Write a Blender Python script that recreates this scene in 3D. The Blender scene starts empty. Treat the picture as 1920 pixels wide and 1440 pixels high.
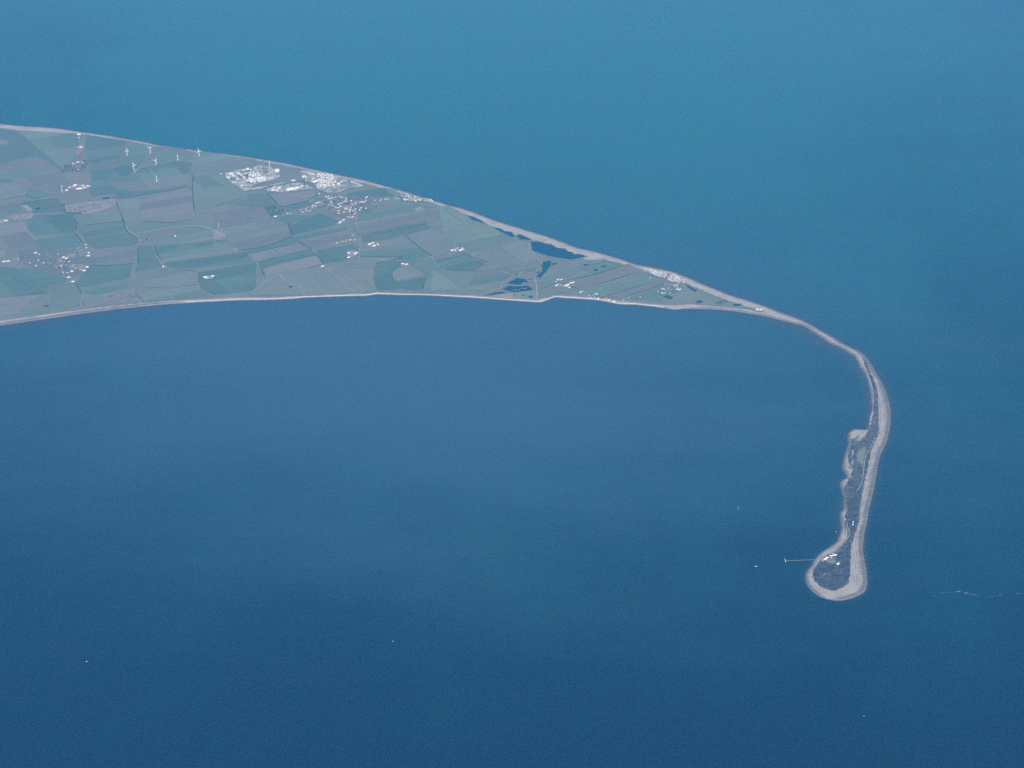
import bpy, math, random
from mathutils import Vector
from mathutils.geometry import tessellate_polygon
R = math.radians
random.seed(7)
scene = bpy.context.scene
col = scene.collection

# ------------------------------------------------------------------ camera
CAM_H, PITCH, FPX = 9718.0, R(28.1), 4197.0
CAM_Y = -18200.0
cd = bpy.data.cameras.new('camera'); cam = bpy.data.objects.new('camera', cd); col.objects.link(cam)
cam.location = (0, CAM_Y, CAM_H); cam.rotation_euler = (R(90) - PITCH, 0, 0)
cd.sensor_width = 36; cd.lens = FPX / 1920 * 36; cd.clip_start = 5; cd.clip_end = 400000
scene.camera = cam

# ------------------------------------------------------------------ sky, sun, exposure
SUN_AZ, SUN_EL = R(169), R(30)      # clockwise from +Y
w = bpy.data.worlds.new('World'); scene.world = w; w.use_nodes = True
nt = w.node_tree; bg = nt.nodes['Background']
sky = nt.nodes.new('ShaderNodeTexSky'); sky.sky_type = 'NISHITA'; sky.sun_disc = False
sky.sun_elevation = SUN_EL; sky.sun_rotation = SUN_AZ; sky.altitude = 0; sky.air_density = 1; sky.dust_density = 0.0
nt.links.new(sky.outputs[0], bg.inputs[0]); bg.inputs[1].default_value = 0.12
sd = bpy.data.lights.new('sun', 'SUN'); sun = bpy.data.objects.new('sun', sd); col.objects.link(sun)
sd.energy = 4.8; sd.angle = R(0.5); sd.color = (1, 0.95, 0.87)
sv = Vector((math.sin(SUN_AZ) * math.cos(SUN_EL), math.cos(SUN_AZ) * math.cos(SUN_EL), math.sin(SUN_EL)))
sun.rotation_euler = sv.to_track_quat('Z', 'Y').to_euler(); sun.location = (0, 0, 9000)
scene.view_settings.view_transform = 'Standard'; scene.view_settings.look = 'None'
scene.view_settings.exposure = 0.34; scene.view_settings.gamma = 1
HAZE_DENSITY, HAZE_COLOR = 1.42e-5, (0.075, 0.48, 1.0)
cy = scene.cycles
cy.max_bounces = 5; cy.volume_bounces = 2; cy.transparent_max_bounces = 12
cy.use_denoising = False

# ------------------------------------------------------------------ helpers
def G(px, py, z=0.0):
    """ground point under a sight line of the survey (1920 x 1440 plate)"""
    a, b = (px - 960) / FPX, (720 - py) / FPX
    dx, dy, dz = a, math.cos(PITCH) + b * math.sin(PITCH), -math.sin(PITCH) + b * math.cos(PITCH)
    t = (CAM_H - z) / -dz
    return (dx * t, CAM_Y + dy * t)
def heading(p, q):
    a, b = G(*p), G(*q); return math.atan2(b[1] - a[1], b[0] - a[0])
FIELD_DIR = heading((0, 411), (225, 373))
def zA(pts): return [(x / 3.6, 220 + y / 3.6) for x, y in pts]
def zB(pts): return [(400 + x / 4, 270 + y / 4) for x, y in pts]
def zC(pts): return [(800 + x / 4, 370 + y / 4) for x, y in pts]
def zS(pts, ox, oy, k=7.2): return [(ox + x / k, oy + y / k) for x, y in pts]

def mesh_obj(name, verts, faces, mats, parent=None, midx=None, smooth=False):
    me = bpy.data.meshes.new(name); me.from_pydata(verts, [], faces)
    for m in (mats if isinstance(mats, (list, tuple)) else [mats]): me.materials.append(m)
    if midx:
        for p, i in zip(me.polygons, midx): p.material_index = i
    if smooth:
        for p in me.polygons: p.use_smooth = True
    me.update()
    o = bpy.data.objects.new(name, me); col.objects.link(o)
    if parent: o.parent = parent
    return o
def struct(o): o['kind'] = 'structure'; return o
def tag(o, label, cat, group=None):
    o['label'] = label; o['category'] = cat
    if group: o['group'] = group
    return o
def roughen(pts, step=35.0, amp=6.0, closed=True, rnd=None):
    """subdivide a ground outline and wobble it, so that no edge is ruler-straight"""
    rnd = rnd or random.Random(len(pts) * 7 + int(abs(pts[0][0])))
    out = []
    n = len(pts)
    for i in range(n if closed else n - 1):
        a, b = pts[i], pts[(i + 1) % n]
        L = math.hypot(b[0] - a[0], b[1] - a[1]); k = max(1, int(L / step))
        nx, ny = -(b[1] - a[1]) / (L + 1e-6), (b[0] - a[0]) / (L + 1e-6)
        for j in range(k):
            t = j / k; s = rnd.uniform(-amp, amp) * (1 if j else .4)
            out.append((a[0] + (b[0] - a[0]) * t + nx * s, a[1] + (b[1] - a[1]) * t + ny * s))
    if not closed: out.append(pts[-1])
    return out
SHEETS = []     # (polygon, z) in the order they are laid, for finding the ground height
def inside(p, poly):
    x, y = p; c = False; j = len(poly) - 1
    for i in range(len(poly)):
        xi, yi = poly[i]; xj, yj = poly[j]
        if (yi > y) != (yj > y) and x < (xj - xi) * (y - yi) / (yj - yi) + xi: c = not c
        j = i
    return c
def ground(x, y):
    for poly, z, bb in reversed(SHEETS):
        if bb[0] <= x <= bb[1] and bb[2] <= y <= bb[3] and inside((x, y), poly): return z
    return 0.0
ZN = [3.0]
def sheet(name, px, mat, parent=None, step=35, amp=6, dz=0.02, world=False):
    z = ZN[0] = ZN[0] + dz
    pts = px if world else [G(*p) for p in px]
    pts = roughen(pts, step, amp) if amp else pts
    v = [(x, y, z) for x, y in pts]
    tri = tessellate_polygon([[Vector(p) for p in v]])
    faces = []
    for a, b, c in tri:
        A, B, C = v[a], v[b], v[c]
        up = (B[0] - A[0]) * (C[1] - A[1]) - (B[1] - A[1]) * (C[0] - A[0])
        faces.append((a, b, c) if up > 0 else (a, c, b))
    o = mesh_obj(name, v, faces, mat, parent)
    SHEETS.append((pts, z, (min(p[0] for p in pts), max(p[0] for p in pts), min(p[1] for p in pts), max(p[1] for p in pts))))
    return o
def smooth_path(pts, n=4):
    out = []
    for i in range(len(pts) - 1):
        p0, p1, p2, p3 = pts[max(0, i - 1)], pts[i], pts[i + 1], pts[min(len(pts) - 1, i + 2)]
        for j in range(n):
            t = j / n
            out.append(tuple(.5 * (2 * p1[k] + (p2[k] - p0[k]) * t + (2 * p0[k] - 5 * p1[k] + 4 * p2[k] - p3[k]) * t * t
                                   + (3 * p1[k] - p0[k] - 3 * p2[k] + p3[k]) * t ** 3) for k in (0, 1)))
    out.append(tuple(pts[-1])); return out
def normals(pts):
    out = []
    for i in range(len(pts)):
        a, b = pts[max(0, i - 1)], pts[min(len(pts) - 1, i + 1)]
        L = math.hypot(b[0] - a[0], b[1] - a[1]) + 1e-6
        out.append((-(b[1] - a[1]) / L, (b[0] - a[0]) / L))
    return out
def ribbon(name, px, width, mat, profile=None, wob=.25, parent=None, base=None, step=25, amp=2):
    """a strip along a traced line: flat track, or a bank / hedge with a cross-section profile [(offset, height)...]"""
    pts = roughen([G(*p) for p in smooth_path(px)], step, amp, False)
    nm = normals(pts); rnd = random.Random(int(px[0][0] * 13 + px[0][1]))
    prof = profile or [(-.5, 0), (.5, 0)]
    z0 = base
    if z0 is None: ZN[0] += .02; z0 = ZN[0]
    v = []; k = len(prof)
    for (x, y), (nx, ny) in zip(pts, nm):
        ww = width * (1 + rnd.uniform(-wob, wob))
        for off, h in prof:
            hh = h * (1 + rnd.uniform(-wob, wob)) if h > 0 else h
            v.append((x + nx * off * ww, y + ny * off * ww, z0 + hh))
    f = [(i * k + j, (i + 1) * k + j, (i + 1) * k + j + 1, i * k + j + 1) for i in range(len(pts) - 1) for j in range(k - 1)]
    f = [(d, c, b, a) for a, b, c, d in f]
    f = [tuple(reversed(q)) if (v[q[1]][0]-v[q[0]][0])*(v[q[2]][1]-v[q[0]][1])-(v[q[1]][1]-v[q[0]][1])*(v[q[2]][0]-v[q[0]][0]) < 0 else q for q in f]
    return mesh_obj(name, v, f, mat, parent)

# ------------------------------------------------------------------ materials
def nodes(name):
    m = bpy.data.materials.new(name); m.use_nodes = True
    n = m.node_tree.nodes; return m, n, m.node_tree.links, n['Principled BSDF']
def plain(name, c, rough=.8, spec=.3):
    """a painted or weathered surface: base colour with fine grime"""
    m, n, l, b = nodes(name)
    tc = n.new('ShaderNodeTexCoord'); nz = n.new('ShaderNodeTexNoise'); nz.inputs['Scale'].default_value = .35; nz.inputs['Detail'].default_value = 3
    l.new(tc.outputs['Object'], nz.inputs['Vector'])
    mx = n.new('ShaderNodeMix'); mx.data_type = 'RGBA'
    mx.inputs[6].default_value = (*[x * .78 for x in c], 1); mx.inputs[7].default_value = (*[min(1, x * 1.1) for x in c], 1)
    l.new(nz.outputs[0], mx.inputs[0]); l.new(mx.outputs[2], b.inputs['Base Color'])
    b.inputs['Roughness'].default_value = rough; b.inputs['Specular IOR Level'].default_value = spec
    return m
def earth(name, c, c2=None, var=.5, scale=.004, rows=.35, fine=.03, rand=.22, tw=.35):
    """ground cover: two tones in broad patches, faint cultivation streaks and fine tufts; a little different on every field"""
    c2 = c2 or tuple(x * .72 for x in c)
    m, n, l, b = nodes(name)
    geo = n.new('ShaderNodeNewGeometry')
    def noise(s, d, vec):
        t = n.new('ShaderNodeTexNoise'); t.inputs['Scale'].default_value = s; t.inputs['Detail'].default_value = d
        t.inputs['Roughness'].default_value = .6; l.new(vec, t.inputs['Vector']); return t.outputs[0]
    P = geo.outputs['Position']
    mp = n.new('ShaderNodeMapping'); mp.vector_type = 'TEXTURE'; mp.inputs['Rotation'].default_value = (0, 0, FIELD_DIR); mp.inputs['Scale'].default_value = (9, 1, 1)
    l.new(P, mp.inputs['Vector'])
    broad, streak, tuft = noise(scale, 5, P), noise(.03, 3, mp.outputs[0]), noise(fine, 4, P)
    def ma(op, a, bb):
        t = n.new('ShaderNodeMath'); t.operation = op
        for i, x in enumerate((a, bb)):
            if isinstance(x, (int, float)): t.inputs[i].default_value = x
            else: l.new(x, t.inputs[i])
        return t.outputs[0]
    f = ma('ADD', ma('MULTIPLY', ma('SUBTRACT', broad, .5), 3 * var), .5)
    f = ma('ADD', f, ma('MULTIPLY', ma('SUBTRACT', streak, .5), 3 * rows))
    f = ma('ADD', f, ma('MULTIPLY', ma('SUBTRACT', tuft, .5), 3 * tw))
    mx = n.new('ShaderNodeMix'); mx.data_type = 'RGBA'; mx.clamp_factor = True
    mx.inputs[6].default_value = (*c2, 1); mx.inputs[7].default_value = (*c, 1); l.new(f, mx.inputs[0])
    oi = n.new('ShaderNodeObjectInfo'); hs = n.new('ShaderNodeHueSaturation')
    l.new(ma('ADD', ma('MULTIPLY', oi.outputs['Random'], 2 * rand), 1 - rand), hs.inputs['Value'])
    l.new(mx.outputs[2], hs.inputs['Color']); l.new(hs.outputs[0], b.inputs['Base Color'])
    b.inputs['Roughness'].default_value = 1; b.inputs['Specular IOR Level'].default_value = .1
    return m
def water(name, c, rough=.22, bump=.35, bright_tone=None, falloff_mud=False):
    m, n, l, b = nodes(name)
    geo = n.new('ShaderNodeNewGeometry')
    def noise(s, d, sc=(1, 1, 1), rot=0):
        mp = n.new('ShaderNodeMapping'); mp.inputs['Scale'].default_value = sc; mp.inputs['Rotation'].default_value = (0, 0, rot)
        l.new(geo.outputs['Position'], mp.inputs['Vector'])
        t = n.new('ShaderNodeTexNoise'); t.inputs['Scale'].default_value = s; t.inputs['Detail'].default_value = d; t.inputs['Roughness'].default_value = .65
        l.new(mp.outputs[0], t.inputs['Vector']); return t.outputs[0]
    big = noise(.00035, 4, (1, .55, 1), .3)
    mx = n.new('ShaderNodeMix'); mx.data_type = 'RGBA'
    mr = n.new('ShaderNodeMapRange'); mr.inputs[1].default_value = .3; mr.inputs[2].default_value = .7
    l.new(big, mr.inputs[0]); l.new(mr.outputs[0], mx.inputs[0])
    if falloff_mud:       # haze and sky-reflection falloff painted in: bright silty far sea, dark near water
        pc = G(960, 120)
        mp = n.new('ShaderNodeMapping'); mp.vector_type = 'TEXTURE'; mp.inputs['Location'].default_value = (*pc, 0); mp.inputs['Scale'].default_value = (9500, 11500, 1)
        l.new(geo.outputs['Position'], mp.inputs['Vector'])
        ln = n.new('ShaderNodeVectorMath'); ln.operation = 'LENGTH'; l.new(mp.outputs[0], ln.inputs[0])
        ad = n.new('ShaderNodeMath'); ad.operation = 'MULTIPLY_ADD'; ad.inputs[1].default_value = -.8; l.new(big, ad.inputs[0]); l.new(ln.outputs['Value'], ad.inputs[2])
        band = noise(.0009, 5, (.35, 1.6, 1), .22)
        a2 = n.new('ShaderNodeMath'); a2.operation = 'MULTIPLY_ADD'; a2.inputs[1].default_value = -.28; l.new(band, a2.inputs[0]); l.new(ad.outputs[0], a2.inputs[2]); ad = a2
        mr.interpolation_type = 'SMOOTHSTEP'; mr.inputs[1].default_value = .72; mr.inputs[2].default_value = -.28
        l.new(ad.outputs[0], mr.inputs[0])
    mx.inputs[6].default_value = (*c, 1); mx.inputs[7].default_value = (*(bright_tone or tuple(x * 1.25 for x in c)), 1)
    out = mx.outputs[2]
    if falloff_mud:       # brown river mud carried round the estuary bay
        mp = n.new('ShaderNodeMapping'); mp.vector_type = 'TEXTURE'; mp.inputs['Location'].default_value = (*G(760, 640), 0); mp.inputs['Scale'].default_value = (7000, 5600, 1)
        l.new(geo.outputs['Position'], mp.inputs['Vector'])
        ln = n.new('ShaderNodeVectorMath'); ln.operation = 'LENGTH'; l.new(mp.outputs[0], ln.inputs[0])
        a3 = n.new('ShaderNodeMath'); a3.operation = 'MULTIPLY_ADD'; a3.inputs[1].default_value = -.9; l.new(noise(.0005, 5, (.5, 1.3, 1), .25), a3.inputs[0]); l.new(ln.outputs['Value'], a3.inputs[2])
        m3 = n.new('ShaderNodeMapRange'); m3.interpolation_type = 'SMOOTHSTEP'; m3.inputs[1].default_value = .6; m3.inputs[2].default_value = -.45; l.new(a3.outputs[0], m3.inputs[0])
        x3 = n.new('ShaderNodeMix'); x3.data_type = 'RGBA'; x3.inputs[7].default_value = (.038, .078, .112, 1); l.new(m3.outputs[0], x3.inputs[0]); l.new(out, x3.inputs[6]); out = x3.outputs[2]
    l.new(out, b.inputs['Base Color'])
    bp = n.new('ShaderNodeBump'); bp.inputs['Strength'].default_value = bump; bp.inputs['Distance'].default_value = 6.0
    l.new(noise(.022, 6, (1, .7, 1), .5), bp.inputs['Height']); l.new(bp.outputs[0], b.inputs['Normal'])
    b.inputs['Roughness'].default_value = rough; b.inputs['IOR'].default_value = 1.333
    return m
def fading(name, c, rough=.6, eddy=.012):
    """silty shallows: opacity follows the 'depth' attribute, broken by eddies"""
    m, n, l, b = nodes(name)
    at = n.new('ShaderNodeAttribute'); at.attribute_name = 'depth'
    geo = n.new('ShaderNodeNewGeometry'); nz = n.new('ShaderNodeTexNoise'); nz.inputs['Scale'].default_value = eddy; nz.inputs['Detail'].default_value = 5
    l.new(geo.outputs['Position'], nz.inputs['Vector'])
    m1 = n.new('ShaderNodeMath'); m1.operation = 'MULTIPLY'; l.new(at.outputs['Fac'], m1.inputs[0])
    mr = n.new('ShaderNodeMapRange'); mr.inputs[1].default_value = .25; mr.inputs[2].default_value = .75; mr.inputs[3].default_value = .35; mr.inputs[4].default_value = 1.3
    l.new(nz.outputs[0], mr.inputs[0]); l.new(mr.outputs[0], m1.inputs[1])
    m1.use_clamp = True; l.new(m1.outputs[0], b.inputs['Alpha'])
    b.inputs['Base Color'].default_value = (*c, 1); b.inputs['Roughness'].default_value = rough
    return m
M = dict(
    sand=earth('sand', (.53, .46, .385), (.33, .29, .25), .55, .008, .35, .05, 0),
    wet=earth('wet_sand', (.24, .205, .17), (.18, .155, .13), .35, .006, .25, .05, 0),
    dune=earth('dune_scrub', (.185, .172, .140), (.040, .044, .042), .7, .014, .4, .05, .1, .9),
    scrubby=earth('dark_scrub', (.150, .142, .132), (.016, .020, .026), .7, .02, .5, .05, .1, .9),
    base=earth('pasture', (0.216, 0.222, 0.172), (0.158, 0.175, 0.13), .5, .003, .4),
    g1=earth('dark_crop', (0.138, 0.196, 0.146), (0.106, 0.16, 0.116), .5, .004, .45, .03, .12),
    g2=earth('green_crop', (0.162, 0.208, 0.152), (0.13, 0.174, 0.126), .5, .004, .45, .03, .14),
    g3=earth('pale_grass', (0.2, 0.236, 0.17), (0.164, 0.202, 0.142), .5, .004, .45, .03, .14),
    p=earth('bare_soil', (0.238, 0.222, 0.188), (0.19, 0.182, 0.154), .5, .004, .45, .03, .14),
    q=earth('stubble', (0.214, 0.222, 0.176), (0.172, 0.186, 0.146), .5, .004, .45, .03, .14),
    pl=earth('pale_soil', (.34, .285, .25), (.21, .18, .155), .7, .014),
    yard=earth('concrete_yard', (.52, .49, .45), (.15, .165, .13), 1.0, .012, .3, .05, .08, .7),
    track=earth('chalky_track', (.38, .36, .315), (.28, .265, .23), .3, .01, 0, .05, .1),
    garden=earth('gardens', (.120, .160, .115), (.215, .190, .165), .8, .02, .1, .06, 0),
    sea=water('sea_water', (.0002, .0008, .008), .15, .18, (.009, .100, .096), falloff_mud=True),
    pond=water('still_water', (.007, .040, .048), .08, .03),
    silt=fading('silty_water', (.115, .105, .10)), damp=fading('damp_sand', (.20, .165, .13), .6, .03), foam=fading('surf_foam', (.8, .85, .88), .9),
    hedge=plain('hedge_leaf', (.045, .07, .04), 1, .1), leaf=plain('tree_leaf', (.055, .095, .060), 1, .1), bark=plain('bark', (.09, .07, .05), 1, .1),
    scrub=plain('sea_buckthorn', (.060, .057, .056), 1, .1), leaf2=plain('bush_leaf', (.075, .085, .055), 1, .1),
    white=plain('white_paint', (.80, .79, .76), .5), pale=plain('pale_cladding', (.66, .65, .61), .5), cream=plain('cream_render', (.58, .52, .44), .8),
    brick=plain('red_brick', (.34, .19, .14), .9), rtile=plain('red_clay_tile', (.42, .21, .15), .8), gtile=plain('grey_slate', (.24, .24, .26), .6),
    ptile=plain('pale_sheet_roof', (.62, .61, .60), .45), steel=plain('galvanised_steel', (.55, .56, .57), .4), dark=plain('dark_glass', (.03, .035, .04), .2, .5),
    black=plain('black_paint', (.025, .025, .028), .6), stone=plain('concrete_armour', (.62, .60, .55), .9), wood=plain('weathered_timber', (.42, .38, .33), .9),
)

# ------------------------------------------------------------------ the sea
S = 150000
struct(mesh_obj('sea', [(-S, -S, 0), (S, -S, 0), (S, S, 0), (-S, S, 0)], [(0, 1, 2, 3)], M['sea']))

# ------------------------------------------------------------------ coast outline
NORTH = [(-420,184),(-250,206),(-60,228),(0,233),(40,237),(100,241),(150,248),(200,255),(240,262),(275,268),(296,273),(340,279),(375,284),(400,287),(440,292),(475,297),
    (505,302),(540,308),(580,317),(600,321),(640,330),(680,338),(712,347),(745,356),(780,367),(800,373),(825,381),(850,388),(870,393),(890,400),(915,410),(945,420),
    (975,429),(1000,437),(1030,446),(1060,457),(1083,466),(1110,472),(1130,477),(1150,483),(1170,489),(1190,496),(1215,501),(1250,508),(1266,512),(1280,518),
    (1300,526),(1320,535),(1345,545),(1370,555),(1400,564),(1430,574),(1450,582),(1475,591),(1500,600),(1520,610),(1540,622),(1560,633),(1580,645),(1600,655),
    (1615,663),(1625,673),(1635,688),(1645,706),(1655,724),(1661,740),(1665,755),(1668,772),(1668,790),(1666,806),(1662,822),(1656,838),(1650,850),(1645,866),
    (1642,885),(1640,900),(1637,915),(1634,928),(1630,943),(1627,955),(1625,970),(1622,985),(1620,992),(1618,1005),(1616,1020),(1616,1035),(1619,1050),(1621,1066),
    (1623,1080),(1624,1092),(1622,1103),(1617,1111),(1605,1117),(1595,1121),(1580,1124.5),(1565,1125)]
SOUTH = [(1550,1122),(1537,1117),(1525,1108),(1516,1097),(1512,1085),(1513,1076),(1516,1069),(1522,1062),(1527,1053),(1533,1045),(1542,1036),(1555,1028),(1565,1021),
    (1571,1015),(1575,1005),(1578,995),(1579,985),(1577,972),(1577,962),(1582,957),(1583,950),(1584,938),(1583,930),(1580,920),(1577,907),(1580,901),(1587,898),
    (1589,893),(1585,885),(1581,877),(1582,868),(1585,855),(1589,842),(1593,832),(1591,825),(1592,813),(1598,808),(1605,806),(1618,807),(1626,806),(1629,803),
    (1630,796),(1633,780),(1635,765),(1634,748),(1632,733),(1628,716),(1622,700),(1616,692),(1612,686),(1608,676),(1602,667),(1590,660),(1575,651),(1557,643),
    (1546,636),(1530,625),(1515,615),(1500,609),(1480,604),(1460,599),(1440,594),(1420,590),(1400,586.5),(1380,583.5),(1358,581),(1322,579),(1290,578),(1265,580),
    (1245,577),(1220,574),(1190,571),(1160,570),(1130,564),(1100,561),(1060,558.5),(1040,557.5),(1025,563),(1010,566.5),(985,565),(940,562),(900,559),(860,556.7),
    (820,554.5),(780,553),(757,553),(720,552),(705,551.5),(690,554),(660,554.8),(620,556),(570,558),(548,560),(500,562),(450,562.5),(400,565),(350,567.5),(300,571),
    (260,575),(220,579),(190,583),(150,588),(110,594),(60,601),(20,607),(0,610),(-60,621),(-250,655),(-420,690)]
coast = [G(*p) for p in smooth_path(NORTH, 3)] + [G(*p) for p in smooth_path(SOUTH, 3)]
coast = roughen(coast, 14, 2.6)
# the sand of the whole peninsula: a top, and a foreshore that slopes under the water
ZN[0] = 2.6
n = len(coast)
ctr = normals(coast + [coast[0]])[:n]
v = [(x, y, 2.6) for x, y in coast] + [(x + nx * 16, y + ny * 16, -1.5) for (x, y), (nx, ny) in zip(coast, ctr)]
tri = tessellate_polygon([[Vector(p) for p in v[:n]]])
f = []
for a, b, c in tri:
    A, B, C = v[a], v[b], v[c]
    f.append((a, b, c) if (B[0] - A[0]) * (C[1] - A[1]) - (B[1] - A[1]) * (C[0] - A[0]) > 0 else (a, c, b))
f += [(i, (i + 1) % n, n + (i + 1) % n, n + i) for i in range(n)]
struct(mesh_obj('beach', v, f, [M['sand'], M['wet']], None, [0] * len(tri) + [1] * n))
SHEETS.append((coast, 2.6, (min(p[0] for p in coast), max(p[0] for p in coast), min(p[1] for p in coast), max(p[1] for p in coast))))

def shallows(name, px, widths, mat, flip=1, z=.5, a0=1.0, closed=False):
    """a strip of cloudy water lying off a traced shoreline, thick at the shore and gone at its outer edge"""
    pts = roughen([G(*p) for p in smooth_path(px)], 40, 4, closed)
    nm = normals(pts); rows = [-.2, 0, .25, .55, 1]; al = [1, 1, .62, .25, 0]
    v = []; at = []; rnd = random.Random(int(px[0][0] + 5 * px[0][1])); wv = 1
    for i, ((x, y), (nx, ny)) in enumerate(zip(pts, nm)):
        t = i / (len(pts) - 1) * (len(widths) - 1); j = min(int(t), len(widths) - 2)
        wv += .15 * (rnd.uniform(.6, 1.4) - wv); ww = (widths[j] + (widths[j + 1] - widths[j]) * (t - j)) * wv
        end = min(1, i / 6, (len(pts) - 1 - i) / 6)
        for k, (r, a) in enumerate(zip(rows, al)):
            v.append((x + nx * flip * r * ww, y + ny * flip * r * ww, z - .08 * k + rnd.uniform(0, .03))); at.append(a * a0 * end)
    K = len(rows)
    f = [(i * K + j, i * K + j + 1, (i + 1) * K + j + 1, (i + 1) * K + j) for i in range(len(pts) - 1) for j in range(K - 1)]
    if flip > 0: f = [q[::-1] for q in f]
    o = mesh_obj(name, v, f, mat)
    d = o.data.attributes.new('depth', 'FLOAT', 'POINT'); d.data.foreach_set('value', at)
    return struct(o)
shallows('shallow_water', NORTH[:60], [90, 90, 70, 60, 80, 120], M['silt'], 1, .55, .62)
shallows('shallow_water', NORTH[58:96], [110, 80, 80, 70, 50], M['silt'], 1, 1.1, .55)
shallows('shallow_water', SOUTH[38:64], [60, 120, 190, 240, 150], M['silt'], 1, 1.6, .75)
shallows('shallow_water', SOUTH[62:98], [150, 90, 80, 90], M['silt'], 1, .55, .5)
shallows('shallow_water', SOUTH[96:], [90, 190, 240, 300], M['silt'], 1, 1.1, .65)
shallows('shallow_water', SOUTH[:40], [50, 60, 90, 60, 60], M['silt'], 1, .55, .45)

# ------------------------------------------------------------------ farmland
INNER_N = [(-420,192),(-60,235),(0,240),(40,245),(150,251),(240,264),(300,276),(400,289.5),(500,304),(560,315),(620,330),(680,343),(740,359.5),(800,377),(840,391),(870,401),
    (895,411),(925,426),(950,436),(990,450),(1020,458),(1050,469),(1075,479),(1100,487),(1135,488),(1160,494),(1190,503),(1215,508),(1240,512),(1260,519),(1280,527),
    (1295,535),(1320,546),(1345,556),(1380,569),(1415,579),(1440,587)]
INNER_S = [(1425,586),(1400,581),(1370,577.5),(1330,574),(1290,571),(1265,573),(1240,572),(1200,568),(1160,565),(1130,560),(1100,557.5),(1060,555),(1040,554),(1025,558.5),
    (1010,562),(985,561),(940,558),(900,555.5),(860,553.5),(820,551.5),(757,549.5),(705,548),(690,550.5),(620,553),(570,555),(500,558.5),(440,558.5),(350,563),(300,566),
    (220,573),(150,581.5),(60,594),(0,602),(-60,613),(-420,679)]
land = struct(sheet('land', INNER_N + INNER_S, M['base'], step=22, amp=8, dz=.1))
marsh = [(x, y) for x, y in zB([(370,990),(640,950),(820,910),(1180,950),(1200,1000),(1160,1050),(1210,1110),(800,1136),(280,1140),(360,1040)])]
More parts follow.
